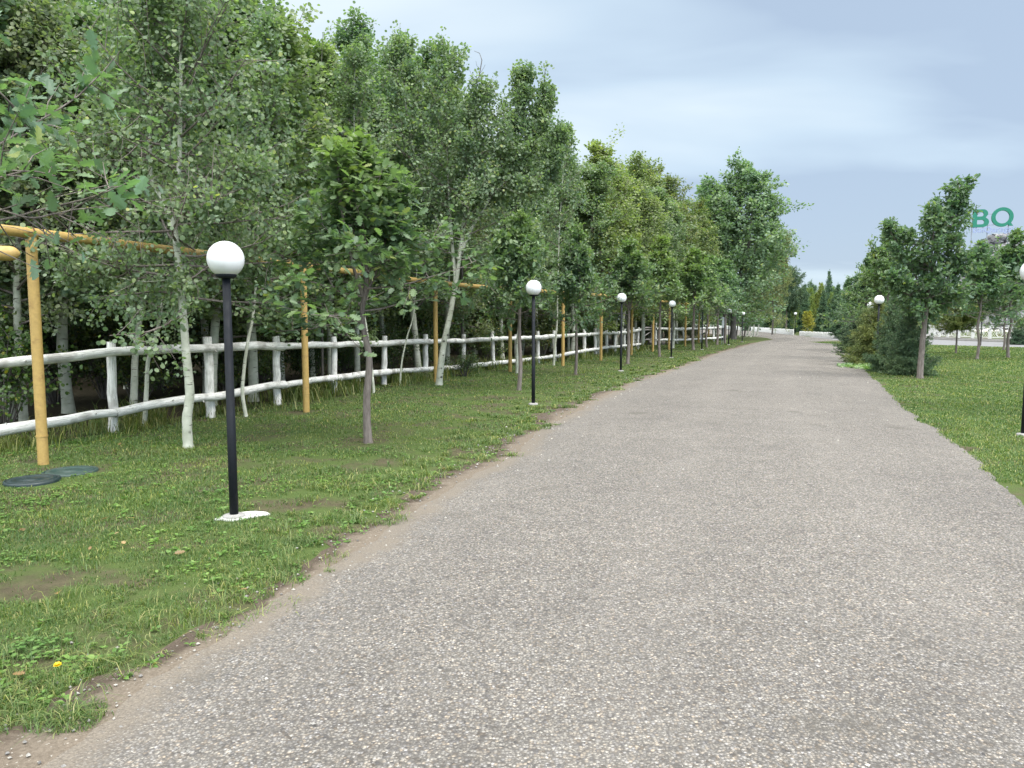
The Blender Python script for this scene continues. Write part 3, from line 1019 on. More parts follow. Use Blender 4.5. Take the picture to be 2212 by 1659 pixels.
def rock_mesh(seed, sx, sy, sz, c=(0, 0, 0), mb=None, n=10):
    r = np.random.default_rng(seed)
    mb = mb or MB()
    th = np.linspace(0, math.pi, n); ph = np.linspace(0, 2 * math.pi, n + 4, endpoint=False)
    k = r.normal(0, 1, (5, 3))
    T_, P_ = np.meshgrid(th, ph, indexing='ij')
    d = np.stack([np.sin(T_) * np.cos(P_), np.sin(T_) * np.sin(P_), np.cos(T_)], -1)
    rad = 1 + 0.14 * sum(np.sin(2.2 * d @ kk + r.uniform(0, 6)) for kk in k[:3])
    # chopped faces
    for kk in k:
        a = nrm(kk); h = r.uniform(0.55, 0.85)
        dp = np.maximum(d @ a, 1e-3)
        rad = np.where(rad * dp > h, h / dp, rad)
    v = d * rad[..., None] * np.array([sx, sy, sz])
    a = r.uniform(0, 6.28); ca, sa = math.cos(a), math.sin(a)
    v = v @ np.array([[ca, sa, 0], [-sa, ca, 0], [0, 0, 1]]) + np.asarray(c)
    m_ = n + 4
    i, j = np.meshgrid(np.arange(n - 1), np.arange(m_), indexing='ij'); i, j = i.ravel(), j.ravel(); j2 = (j + 1) % m_
    return mb.add(v.reshape(-1, 3), np.stack([i * m_ + j, (i + 1) * m_ + j, (i + 1) * m_ + j2, i * m_ + j2], 1))


for (px, py, sx, sz, lab) in [(1404, 745.5, 0.27, 0.2, 'round grey boulder left of the tall white gate post'), (1429, 744.5, 0.36, 0.2, 'brown boulder against the foot of the tall white gate post'), (1446, 746, 0.3, 0.14, 'low flat brown boulder right of the gate post')]:
    g = G(px, py)
    o = rock_mesh(px, sx, sx * 0.8, sz, (0, 0, sz * 0.6)).build('boulder', M['boulder'])
    o.location = g
    tag(o, lab, 'boulder', 'boulders at the gate')

# ------------------------------------------------------------------ yellow gas pipe on posts
PP = [(94, 1003), (662, 890), (942, 826), (1102, 803), (1216, 790.5), (1298, 779), (1364, 767), (1410, 760), (1445, 755), (1480, 748), (1509, 741), (1530.5, 734.5), (1550, 731)]
feet = [G(*p) for p in PP]
ZP = 2.53
gpipe = thing('gas_pipeline', 'yellow overhead gas pipe carried on a row of yellow posts', 'pipeline', feet[0])
for n_, g in enumerate(feet):
    mb = MB()
    mb.tube(np.array([g + [0, 0, -0.1], g + [0, 0, ZP - 0.05]]), 0.056, 16)
    mb.tube(np.array([g + [0, 0, 0.31], g + [0, 0, 0.325]]), 0.061, 16)
    mb.tube(np.array([g + [0, 0, 2.08], g + [0, 0, 2.09]]), 0.060, 16)
    po = mb.build('post', M['yellow'], gpipe, True)
    if n_ < 4:
        c = MB(); a = np.linspace(-1.25, math.pi + 1.25, 14)
        tdir = nrm(feet[min(n_ + 1, len(feet) - 1)] - feet[max(n_ - 1, 0)])
        sdir = np.array([tdir[1], -tdir[0], 0])
        pts = np.array([g + np.array([0, 0, ZP]) + sdir * 0.066 * math.cos(t) + np.array([0, 0, 0.066 * math.sin(t)]) for t in a])
        pts = np.concatenate([[pts[0] - [0, 0, 0.09]], pts, [pts[-1] - [0, 0, 0.09]]])
        c.tube(pts, 0.006, 6)
        c.build('clamp', M['rust'], gpipe, True).parent = po
t0 = nrm(feet[0] - feet[1])
line = np.array([feet[0] + t0 * 4.0] + feet) + np.array([0, 0, ZP])
fine = []
for a in range(len(line) - 1):
    for s in np.linspace(0, 1, 4, endpoint=False):
        q = line[a] * (1 - s) + line[a + 1] * s
        q[2] -= 0.012 * math.sin(math.pi * s)
        fine.append(q)
fine.append(line[-1])
mb = MB(); mb.tube(np.array(fine), 0.056, 16); mb.build('pipe', M['yellow'], gpipe, True)
# second, shorter pipe with a domed end cap
e = P(44, 548, 7.4)
dirv = nrm(np.array([-0.93, -0.36, 0.0]))
mb = MB()
ss = [0.0, 0.012, 0.03, 0.055, 0.09, 0.5, 3.2]
rr_ = [0.006, 0.03, 0.05, 0.066, 0.072, 0.072, 0.072]
mb.tube(np.array([e + dirv * s for s in ss]), rr_, 18)
st = thing('capped_pipe', 'thick yellow pipe with a domed end cap at the left edge', 'pipe', e)
mb.build('pipe', M['yellow'], st, True)
mb = MB(); q = e + dirv * 2.2; mb.tube(np.array([[q[0], q[1], -0.1], [q[0], q[1], q[2] - 0.05]]), 0.05, 14); mb.build('post', M['yellow'], st, True)

# ------------------------------------------------------------------ globe lamps
GL = 0.157


def make_lamp(loc, label, group, slab=False, h=2.2, gr=GL, tilt=0.0):
    root = thing('globe_lamp', label, 'street lamp', loc, 0, group)
    zt = h - gr * 0.93
    mb = MB(); mb.lathe([(0.0, -0.1), (0.034, -0.1), (0.034, 0.86), (0.0325, 0.862), (0.0325, 1.52), (0.031, 1.522), (0.031, zt - 0.01), (0.0, zt - 0.01)], 20)
    pole = mb.build('pole', M['pole'], root)
    mb = MB(); mb.lathe([(0.0, zt - 0.02), (0.05, zt - 0.018), (0.076, zt - 0.006), (0.08, zt + 0.012), (0.072, zt + 0.02), (0.0, zt + 0.02)], 24)
    mb.build('collar', M['pole'], pole)
    a = np.linspace(R(28), math.pi, 22)
    mb = MB(); mb.lathe([(gr * math.sin(t), -gr * math.cos(t)) for t in a], 40)
    go = mb.build('globe', M['globe'], root)
    go.location = (0, 0, h)
    mb = MB(); mb.lathe([(0.0, 0.035), (0.05, 0.035), (0.085, 0.028), (0.09, 0.0), (0.09, -0.05), (0, -0.05)], 24)
    mb.build('base_flange', M['concrete'], pole)
    if slab:
        s = MB()
        r = np.random.default_rng(4)
        pts = np.array([[-0.13, -0.07], [0.03, -0.11], [0.26, 0.09], [0.22, 0.16], [0.07, 0.19], [-0.08, 0.09]])
        pts = np.concatenate([pts + (np.roll(pts, -1, 0) - pts) * t for t in (0, 0.33, 0.66)]).reshape(3, 6, 2).transpose(1, 0, 2).reshape(-1, 2) + r.normal(0, 0.008, (18, 2))
        n = len(pts)
        v = np.concatenate([np.column_stack([pts, np.full(n, -0.02)]), np.column_stack([pts, np.full(n, 0.008)]), np.column_stack([pts * 0.95, np.full(n, 0.014)])])
        q = np.arange(n); q2 = (q + 1) % n
        s.add(v, np.concatenate([np.stack([q, q2, q2 + n, q + n], 1), np.stack([q + n, q2 + n, q2 + 2 * n, q + 2 * n], 1)]))
        s.add(v[2 * n:], np.arange(n))
        s.build('slab', M['whitewash'], root)
    return root


TOPS = [560, 622, 643.5, 656.5, 664, 672, 677]
LAMPS = [((506, 1119), 'nearest black globe lamp, standing on a white painted slab'),
         ((1152, 874), 'second globe lamp along the verge, just past the pair of thin trunks'),
         ((1341, 802), 'third globe lamp along the verge, in front of the log fence end'),
         ((1450, 773), 'globe lamp whose globe hides the far end of the yellow pipe'),
         ((1516, 755.5), 'globe lamp right of the gate with oak leaves under its globe'),
         ((1573.5, 745), 'globe lamp beside the thin sign post near the bend'),
         ((1603, 739), 'globe lamp half hidden in oak leaves before the leaning trunks'),
         ]
for n_, (p, lab) in enumerate(LAMPS):
    make_lamp(G(*p), lab, 'globe lamps along the left verge', slab=(n_ == 0), h=float(P(p[0], TOPS[n_], G(*p)[1])[2]), gr=0.141 if n_ == 0 else 0.147)
make_lamp(G(1717, 722.5), 'small distant globe lamp between the two low white stake fences', 'globe lamps beyond the bend', h=2.2)
for p, lab in [((2211, 941), 'globe lamp cut by the right edge of the picture'), ((1893, 793), 'globe lamp rising out of the olive green conifers'), ((1876.5, 765), 'globe lamp almost swallowed by the right hand oaks')]:
    make_lamp(G(*p), lab, 'globe lamps on the right lawn', h=2.25)
make_lamp(G(2118, 748), 'globe lamp in front of the white ornamental fence', 'globe lamps on the right lawn', h=2.25, gr=0.18)
make_lamp(G(2161, 726.5) + np.array([0, 0, 0.0]), 'short globe lamp inside the ornamental fence among pale boulders', 'globe lamps in the stone garden', h=1.45, gr=0.16)

# ------------------------------------------------------------------ manhole lids, thin sign post
for (px, py), rad, mat, lab in [((70, 1041), 0.245, 'lid_dark', 'dark green round manhole lid, the nearer of two overlapping lids'), ((152, 1020), 0.262, 'lid', 'paler grey green manhole lid behind the dark one')]:
    g = G(px, py)
    root = thing('manhole_cover', lab, 'manhole cover', g, 0, 'manhole covers in the grass')
    hh = 0.022 if mat == 'lid_dark' else 0.012
    mb = MB(); mb.lathe([(0, hh + 0.012), (rad * 0.3, hh + 0.012), (rad * 0.32, hh + 0.006), (rad * 0.62, hh + 0.006), (rad * 0.64, hh + 0.012), (rad * 0.86, hh + 0.010), (rad * 0.88, hh - 0.002)], 40)
    mb.build('lid', M[mat], root)
    mb = MB(); mb.lathe([(rad * 0.88, hh - 0.002), (rad * 0.9, hh + 0.012), (rad * 0.99, hh + 0.006), (rad, hh - 0.01), (rad * 1.02, -0.03)], 40)
    mb.build('rim', M[mat], root)

g = G(1560.5, 744.5)
root = thing('sign_post', 'thin steel post with a narrow grey plate near the bend', 'sign', g)
for dx in (-0.05, 0.05):
    mb = MB(); mb.tube(np.array([g + [dx, 0, -0.1], g + [dx, 0, 1.72]]), 0.012, 8); mb.build('leg', M['steel'], root, True)
mb = MB(); mb.box(g + np.array([0, -0.02, 1.42]), (0.15, 0.012, 0.66)); mb.build('plate', M['sign_plate'], root, True)

# ------------------------------------------------------------------ low white stake fences at the bend
def stake_fence(pts, label, h, seed):
    r = np.random.default_rng(seed)
    pts = np.array(pts)
    L = np.concatenate([[0], np.cumsum(np.linalg.norm(np.diff(pts, axis=0), axis=1))])
    mb = MB()
    s = 0.0
    k = 0
    while s < L[-1]:
        p = np.array([np.interp(s, L, pts[:, c]) for c in range(3)])
        w = r.uniform(0.05, 0.075)
        ht = h * r.uniform(0.93, 1.06)
        ln = r.normal(0, 0.015, 2)
        mb.tube(np.array([p - [0, 0, 0.05], p + [ln[0], ln[1], ht - 0.02], p + [ln[0], ln[1], ht]]), [w, w * 0.97, w * 0.8], 6)
        s += w * 1.9
    root = thing('stake_fence', label, 'fence', pts[0], 0, 'low white stake fences at the bend')
    mb.build('stakes', M['white_paint'], root, True)
    t = MB(); t.tube(pts + np.array([0, 0.1, h * 0.6]), 0.03, 6); t.build('back_rail', M['grey_wood'], root, True)


stake_fence([G(1500, 706.5), G(1571, 711), G(1625, 715.2), G(1670, 719.5), G(1714, 724)], 'longer low white stake fence along the outside of the bend', 0.56, 1)
stake_fence([G(1727.5, 725.5), G(1765, 727.6), G(1801, 730)], 'shorter low white stake fence beside the dark spruces', 0.45, 2)

# ------------------------------------------------------------------ ornamental fence, stone mound, sign
ofr = thing('ornamental_fence', 'white ornamental iron fence with rings and lattice panels', 'fence', (RC[0] - 16, RC[1], 0.2))
A0, A1, NP = 2.62, 4.15, 15


def onring(a, z, r=16.0):
    return np.array([RC[0] + r * math.cos(a), RC[1] + r * math.sin(a), z])


for k in range(NP):
    a, b = A0 + (A1 - A0) * k / NP, A0 + (A1 - A0) * (k + 1) / NP
    mb = MB()
    z0, z1 = 0.30, 1.02

    def q(s, t):
        return onring(a + (b - a) * (0.05 + 0.9 * s), z0 + (z1 - z0) * t)
    Lp_ = 16 * (b - a)
    for t in (0, 1):
        mb.tube(np.array([q(s, t) for s in np.linspace(-0.05, 1.05, 5)]), 0.03, 6)
    for s in (0.02, 0.98):
        mb.tube(np.array([q(s, 0), q(s, 1)]), 0.02, 6)
    ar = Lp_ / (z1 - z0)
    for rr2 in (0.46, 0.40):
        mb.tube(np.array([q(0.5 + rr2 * math.cos(t) / ar, 0.5 + rr2 * math.sin(t)) for t in np.linspace(0, 2 * math.pi, 25)]), 0.016, 5, cap=False)
    for cx in (0.5 - 0.17 / ar, 0.5 + 0.17 / ar):
        mb.tube(np.array([q(cx + (0.16 - 0.011 * t) * math.cos(t) / ar, 0.5 + (0.24 - 0.018 * t) * math.sin(t)) for t in np.linspace(0, 9, 24)]), 0.014, 5, cap=False)
    for sgn in (0, 1):
        for c0 in np.linspace(-0.3, 0.9, 5):
            for slope in (1, -1):
                pts = []
                for s in np.linspace(0.03, 0.5 - 0.44 / ar, 5):
                    t = c0 + slope * (s * ar) if slope > 0 else 1 - (c0 + s * ar)
                    if 0 <= t <= 1:
                        pts.append(q(s if not sgn else 1 - s, t))
                if len(pts) > 1:
                    mb.tube(np.array([pts[0], pts[-1]]), 0.010, 4, cap=False)
    mb.build('panel', M['white_paint'], ofr, True)
    mb = MB(); pz = onring(a, 0.65); mb.box(pz - [0, 0, 0.02], (0.16, 0.16, 0.92), a); mb.box(pz + [0, 0, 0.47], (0.21, 0.21, 0.06), a)
    mb.build('post', M['white_paint'], ofr, True)

MC = np.array([42.3, 65.0])
mb = MB()
r = np.random.default_rng(5)
HM = 8.85
for n_ in range(760):
    z = HM * (n_ / 760) ** 0.85
    rad = 4.1 * (1 - z / HM) ** 0.68 + 0.45
    a = n_ * 2.39996 + r.normal(0, 0.2)
    s = r.uniform(0.22, 0.42)
    rock_mesh(n_, s * 1.25, s, s * 0.75, (MC[0] + rad * math.cos(a), MC[1] + rad * math.sin(a), z), mb, 7)
zz = np.linspace(0, HM, 14)
mb.lathe([(4.1 * (1 - z / HM) ** 0.68 + 0.3, z) for z in zz] + [(0, HM + 0.1)], 26, (MC[0], MC[1], 0))
tag(mb.build('stone_mound', M['rock']), 'tall conical mound of stacked grey stones under the green letters', 'rock mound')
o = bpy.data.objects['stone_mound']
for (px, d, s, lab) in [(2131, 60.5, 0.55, 'largest pale boulder at the foot of the mound behind the fence'), (2150, 61, 0.4, 'pale boulder left of the short garden lamp'), (2176, 59, 0.45, 'pale boulder right of the short garden lamp'), (2116, 59.5, 0.5, 'pale boulder behind the globe lamp by the fence'), (2190, 58.2, 0.4, 'pale boulder nearest the right edge')]:
    g = B(px, d)
    o = rock_mesh(px, s, s * 0.8, s * 0.75, (0, 0, 0.5), n=9).build('pale_boulder', M['pale_boulder'])
    o.location = g
    tag(o, lab, 'boulder', 'pale boulders round the mound')
# raised bed inside the fence
mb = MB(); ring(mb, 15.6, 12.8, 0.18, 0.62); ring(mb, 12.8, 0.5, 0.62, 0.8)
tag(mb.build('garden_bed', M['lawn']), kind='structure')

# the letters: built as outlines with counters, standing on a steel frame
SD = 63.5
sc = SD / F          # metres per survey pixel at the sign


def letter(name, splines, loc, mat, parent, depth):
    cu = bpy.data.curves.new(name, 'CURVE')
    cu.dimensions = '2D'; cu.fill_mode = 'BOTH'; cu.extrude = depth
    for s in splines:
        sp = cu.splines.new('POLY'); sp.points.add(len(s) - 1)
        for p_, c in zip(sp.points, s):
            p_.co = (c[0], c[1], 0, 1)
        sp.use_cyclic_u = True
    tmp = bpy.data.objects.new('tmp', cu); COL.objects.link(tmp)
    dg = bpy.context.evaluated_depsgraph_get()
    me = bpy.data.meshes.new_from_object(tmp.evaluated_get(dg))
    bpy.data.objects.remove(tmp); bpy.data.curves.remove(cu)
    me.name = name
    me.materials.clear(); me.materials.append(mat)
    o = bpy.data.objects.new(name, me); COL.objects.link(o)
    o.parent = parent; o.location = loc; o.rotation_euler = (math.pi / 2, 0, 0)
    return o


def arc(cx, cy_, rx, ry, a0, a1, n=14):
    a = np.linspace(R(a0), R(a1), n)
    return [(cx + rx * math.cos(t), cy_ + ry * math.sin(t)) for t in a]


c0 = P(2145, 470, SD)
SA = math.atan2(c0[0], c0[1])
sroot = thing('letter_sign', 'large green letters over small pale lettering on top of the stone mound', 'sign', (c0[0], c0[1], 0), -SA * 0.55)
zB = P(2145, 490, SD)[2]
Hh = 37.5 * sc


def B_outline():
    s = Hh
    o_ = [(0, 0)] + [(0.50 * s, 0)] + arc(0.50 * s, 0.275 * s, 0.32 * s, 0.275 * s, -90, 62)[1:] + arc(0.48 * s, 0.755 * s, 0.27 * s, 0.245 * s, -48, 90) + [(0, s)]
    i1 = [(0.22 * s, 0.16 * s), (0.46 * s, 0.16 * s)] + arc(0.46 * s, 0.285 * s, 0.13 * s, 0.125 * s, -90, 90)[1:] + [(0.22 * s, 0.41 * s)]
    i2 = [(0.22 * s, 0.60 * s), (0.44 * s, 0.60 * s)] + arc(0.44 * s, 0.72 * s, 0.11 * s, 0.12 * s, -90, 90)[1:] + [(0.22 * s, 0.84 * s)]
    return [o_, i1, i2]


def Q_outline():
    s = Hh
    cx, cyy = 0.54 * s, 0.52 * s
    o_ = arc(cx, cyy, 0.54 * s, 0.54 * s, -38, 290, 44)
    o_ = o_ + [(0.80 * s, 0.10 * s), (0.93 * s, 0.02 * s), (1.08 * s, 0.02 * s), (0.955 * s, 0.20 * s)]
    return [o_, arc(cx, cyy, 0.345 * s, 0.36 * s, 0, 352, 40)]


x0 = -38.0 * sc
letter('letter', B_outline(), (x0, 0, zB), M['green_letter'], sroot, 0.09)['label'] = 'green letter B'
letter('letter', Q_outline(), (x0 + 35 * sc, 0, zB + 0.01), M['green_letter'], sroot, 0.09)['label'] = 'green letter Q'
fc = bpy.data.curves.new('lettering', 'FONT')
fc.body = 'BaiQaragai'; fc.size = 0.55; fc.extrude = 0.03; fc.offset = 0.004
tmp = bpy.data.objects.new('tmp', fc); COL.objects.link(tmp)
bpy.context.view_layer.update()
me = bpy.data.meshes.new_from_object(tmp.evaluated_get(bpy.context.evaluated_depsgraph_get()))
wd = max(v.co.x for v in me.vertices) - min(v.co.x for v in me.vertices)
bpy.data.objects.remove(tmp); bpy.data.curves.remove(fc)
me.name = 'lettering'; me.materials.clear(); me.materials.append(M['pale_letter'])
lo = bpy.data.objects.new('lettering', me); COL.objects.link(lo)
lo.parent = sroot; lo.rotation_euler = (math.pi / 2, 0, 0)
kx = 75 * sc / wd
lo.scale = (kx, kx * 0.95, kx)
lo.location = (x0 + 0.03, -0.02, P(2145, 501.5, SD)[2])
for dx in (-38.2, -9.0, 29.5):
    mb = MB(); mb.box((dx * sc, 0.06, zB - 0.75), (0.06, 0.06, 2.0)); mb.build('frame_leg', M['steel'], sroot)
mb = MB()
for z in (zB + 0.16, zB + 0.72 * Hh):
    mb.box((-3 * sc, 0.06, z), (12 * sc, 0.04, 0.04))
mb.build('crossbar', M['steel'], sroot)

# ------------------------------------------------------------------ foreground aspens with their own trunks
def pix_stem(pts, d, base):
    return np.array([P(x, y, dd if isinstance(dd, float) else d) - base for (x, y, *rest) in pts for dd in [rest[0] if rest else d]])


def front_aspen(seed, base_px, pts, label, r0, extra=(), nb=30, t0=0.35, blen=1.0, per=5, leaf=0.054, r1=0.008, ntw=6, elev=(10, 55), group='aspens in front of and behind the log fence', tip=0.8, window=None, clear=None):
    g = G(*base_px)
    d = float(g[1])
    T = Tree(seed)
    s = pix_stem([(base_px[0], base_px[1] + 4)] + list(pts), d, g)
    st = T.stem(s, r0, r1, 12, seed=seed)
    T.branches(st, nb, t0, 0.98, blen, elev=elev, r0=0.02, ntw=ntw)
    T.tip(st, tip)
    for (ep, er0, enb, et0, ebl, dz) in extra:
        s2 = pix_stem(ep, d, g)
        s2[:, 1] += np.linspace(0, dz, len(s2))
        s2 = T.stem(s2, er0, 0.006, 9, seed=seed + 7)
        T.branches(s2, enb, et0, 0.98, ebl, elev=(10, 60), r0=0.015, ntw=ntw)
        T.tip(s2, 0.5)
        T.whips(s2, 5, 0.6, 0.6)
    if window:
        # a thin spot in the leaves lets the fork of the trunk show
        nd = np.array(T.nodes); x0_, x1_, z0_, z1_ = window
        kp = ~((nd[:, 1] < 0.1) & (nd[:, 0] > x0_) & (nd[:, 0] < x1_) & (nd[:, 2] > z0_) & (nd[:, 2] < z1_) & (T.r.uniform(0, 1, len(nd)) < 0.72))
        T.nodes = [a for a, b in zip(T.nodes, kp) if b]; T.dirs = [a for a, b in zip(T.dirs, kp) if b]
    if clear:
        # twigs pruned back from the gas pipe
        nd = np.array(T.nodes)
        kp = ~((nd[:, 2] > clear[0]) & (nd[:, 2] < clear[1]) & (nd[:, 1] < clear[2]) & (T.r.uniform(0, 1, len(nd)) < clear[3]))
        T.nodes = [a for a, b in zip(T.nodes, kp) if b]; T.dirs = [a for a, b in zip(T.dirs, kp) if b]
    T.leaf_aspen(per, leaf)
    return T.link('aspen_tree', label, 'tree', g, 'aspen_leaf', 'aspen_bark', group)


front_aspen(101, (407, 967), [(404, 905), (410, 850), (402, 760), (396, 680), (388, 580), (377, 495), (382, 445), (386, 370), (389, 280), (391, 180), (388, 40), (384, -120), (380, -250)],
            'large white aspen with a forked trunk nearest the log fence, left of the first lamp', 0.062,
            extra=[([(378, 497), (362, 470), (340, 425), (312, 385), (303, 330), (299, 240), (297, 120), (292, -20), (288, -150)], 0.035, 34, 0.25, 1.15, 0.5),
                   ([(384, 446), (410, 440), (460, 430), (510, 405), (548, 382)], 0.019, 14, 0.3, 0.8, -0.2),
                   ([(378, 470), (420, 478), (470, 480), (520, 470)], 0.012, 12, 0.3, 0.7, -0.8),
                   ([(392, 600), (330, 610), (250, 600), (170, 615)], 0.012, 14, 0.25, 0.75, -0.5),
                   ([(394, 620), (440, 600), (500, 600), (560, 585)], 0.012, 12, 0.25, 0.7, 0.5)],
            nb=64, t0=0.25, blen=1.9, per=6, ntw=7, elev=(-8, 45), window=(-0.75, 0.95, 2.5, 3.5), clear=(2.12, 2.62, 3, 0.6), leaf=0.050)
front_aspen(102, (286, 903), [(290, 840), (292, 770), (300, 700), (312, 640), (318, 560), (322, 430), (318, 280), (310, 100), (300, -60)], 'leaning white aspen trunk just behind the first fence post', 0.062, nb=46, t0=0.34, blen=1.3, ntw=6)
front_aspen(103, (312, 922), [(316, 850), (320, 780), (335, 730), (348, 675), (352, 600), (350, 480), (352, 330)], 'thin crooked aspen right behind the leaning white trunk', 0.036, nb=26, t0=0.4, blen=0.9)
front_aspen(104, (532, 900), [(524, 850), (527, 800), (535, 740), (545, 690), (552, 620), (556, 520), (560, 400), (566, 250), (572, 110), (575, 40)], 'thin curved aspen trunk between the first lamp and the third post', 0.032, nb=42, t0=0.32, blen=1.05, clear=(1.9, 2.75, 3, 0.85))
front_aspen(105, (808, 849), [(803, 800), (797, 750), (790, 700), (780, 650), (775, 560), (768, 420), (765, 260), (768, 110)], 'pale thin aspen trunk directly behind the nearest oak', 0.034, nb=40, t0=0.36, blen=1.2, leaf=0.058)
front_aspen(106, (864, 832), [(866, 800), (870, 770), (880, 725), (892, 685), (898, 620), (902, 540), (905, 430)], 'crooked sapling aspen curving right in front of the fence', 0.026, nb=22, t0=0.46, blen=0.9, leaf=0.058)
front_aspen(107, (948, 832), [(952, 790), (960, 735), (972, 680), (983, 620), (992, 560), (1002, 470), (1012, 380), (1020, 290), (1030, 230), (1058, 190)],
            'big leaning white aspen with a broad crown behind the yellow pipe', 0.088,
            extra=[([(985, 610), (975, 520), (968, 430), (962, 320), (958, 210), (962, 85)], 0.05, 42, 0.22, 1.6, 0.8),
                   ([(990, 560), (1020, 490), (1060, 420), (1095, 330), (1120, 240), (1138, 140)], 0.05, 44, 0.2, 1.0, 0.3),
                   ([(1060, 420), (1110, 370), (1150, 300), (1175, 230), (1178, 178)], 0.03, 30, 0.15, 0.6, 0.6),
                   ([(975, 520), (930, 450), (895, 350), (870, 230), (852, 100), (846, 52)], 0.045, 46, 0.2, 1.55, 1.2),
                   ([(1080, 400), (1130, 420), (1175, 400), (1200, 345), (1206, 290)], 0.025, 24, 0.2, 0.65, -0.4)],
            nb=36, t0=0.42, blen=1.5, leaf=0.066, per=5, ntw=6)
front_aspen(108, (1117, 806), [(1117, 760), (1119, 720), (1122, 690), (1124, 620), (1122, 500), (1125, 380)], 'straight pale aspen trunk left of the second lamp behind the thin oak', 0.05, nb=30, t0=0.38, blen=1.4, leaf=0.07)
front_aspen(109, (1196, 789), [(1198, 760), (1200, 735), (1203, 700), (1205, 620), (1208, 500), (1216, 380), (1218, 262)], 'thin pale aspen beside the fence, left of the yellow post', 0.045, nb=34, t0=0.36, blen=1.4, leaf=0.072)
front_aspen(110, (1452, 752), [(1454, 735), (1456, 718), (1456, 700), (1455, 660), (1452, 560), (1450, 450)], 'thick white aspen trunk inside the gate gap', 0.11, nb=24, t0=0.35, blen=2.0, leaf=0.09)

# bare dead limbs sticking out of the broad crown
g = B(1000, 24.0)
T = MB()
for pts, rr0 in (([(1000, 225), (1018, 195), (1035, 165), (1041, 130), (1036, 115), (1024, 110)], 0.028), ([(1003, 200), (1012, 180), (1030, 170)], 0.012), ([(1022, 188), (1020, 165), (1014, 150)], 0.008), ([(1036, 160), (1044, 148), (1048, 140)], 0.007), ([(1038, 150), (1030, 142), (1028, 132)], 0.007)):
    T.tube(np.array([P(x, y, 24.0) - g for x, y in pts]), np.linspace(rr0, 0.005, len(pts)), 6)
T.tube(np.array([[0, 0, -0.05], P(996, 500, 24.0) - g, P(1000, 222, 24.0) - g]), [0.06, 0.045, 0.027], 8)
root = thing('dead_tree', 'dead bare tree whose curved limb sticks out above the aspens', 'tree', g)
T.build('trunk', M['dark_bark'], root)
g = B(697, 17.0)
root = thing('dead_sapling', 'bare whip of a dead sapling standing above the leaves', 'tree', g)
T = MB(); T.tube(np.array([[0, 0, 0], P(694, 400, 17.0) - g, P(693, 180, 17.0) - g, P(697, 72, 17.0) - g]), [0.03, 0.018, 0.01, 0.004], 6); T.build('trunk', M['dark_bark'], root)

# ------------------------------------------------------------------ aspens packed behind the fence
AV = []
for n_, (seed, H, base, bl, nb, ld) in enumerate([(31, 7.5, 1.4, 1.5, 52, 3), (32, 8.5, 1.8, 1.6, 58, 3), (33, 7.0, 1.2, 1.4, 54, 2), (34, 8.0, 1.6, 1.7, 52, 4)]):
    AV.append((aspen_variant(seed, H, base, bl, nb, 7, 0.062, ld), H, 'aspen_leaf', 'aspen_bark'))
AV.append((aspen_variant(41, 8.5, 1.3, 1.8, 54, 6, 0.078, 3, shp=shape_oval() * 1.25, elev=(-5, 35)), 8.5, 'birch_leaf', 'aspen_bark'))
# far broadleaf tree with a wide ragged crown
AV.append((aspen_variant(42, 8.5, 0.9, 2.5, 50, 5, 0.10, 5, rad=0.12, shp=shape_oval() * 1.3, elev=(-5, 50), spread=0.12, tops=(0.7, 0.93)), 8.5, 'aspen_leaf', 'dark_bark'))
PROTO = {}


def forest_tree(var, loc, H, label, rz=0.0, tint=(1, 1, 1), wide=1.0, group='aspens packed behind the log fence', name='aspen_tree', cat='tree'):
    T, H0, lm, bk = AV[var]
    s = H / H0
    key = (var, name)
    if key not in PROTO:
        root = T.link(name, label, cat, loc, lm, bk, group, rz)
        PROTO[key] = root
    else:
        root = dup(PROTO[key], loc, rz, label, group)
        root['category'] = cat
    root.rotation_euler = (0, 0, rz)
    root.scale = (s * wide, s * wide, s)
    set_tint(root, tint)
    return root


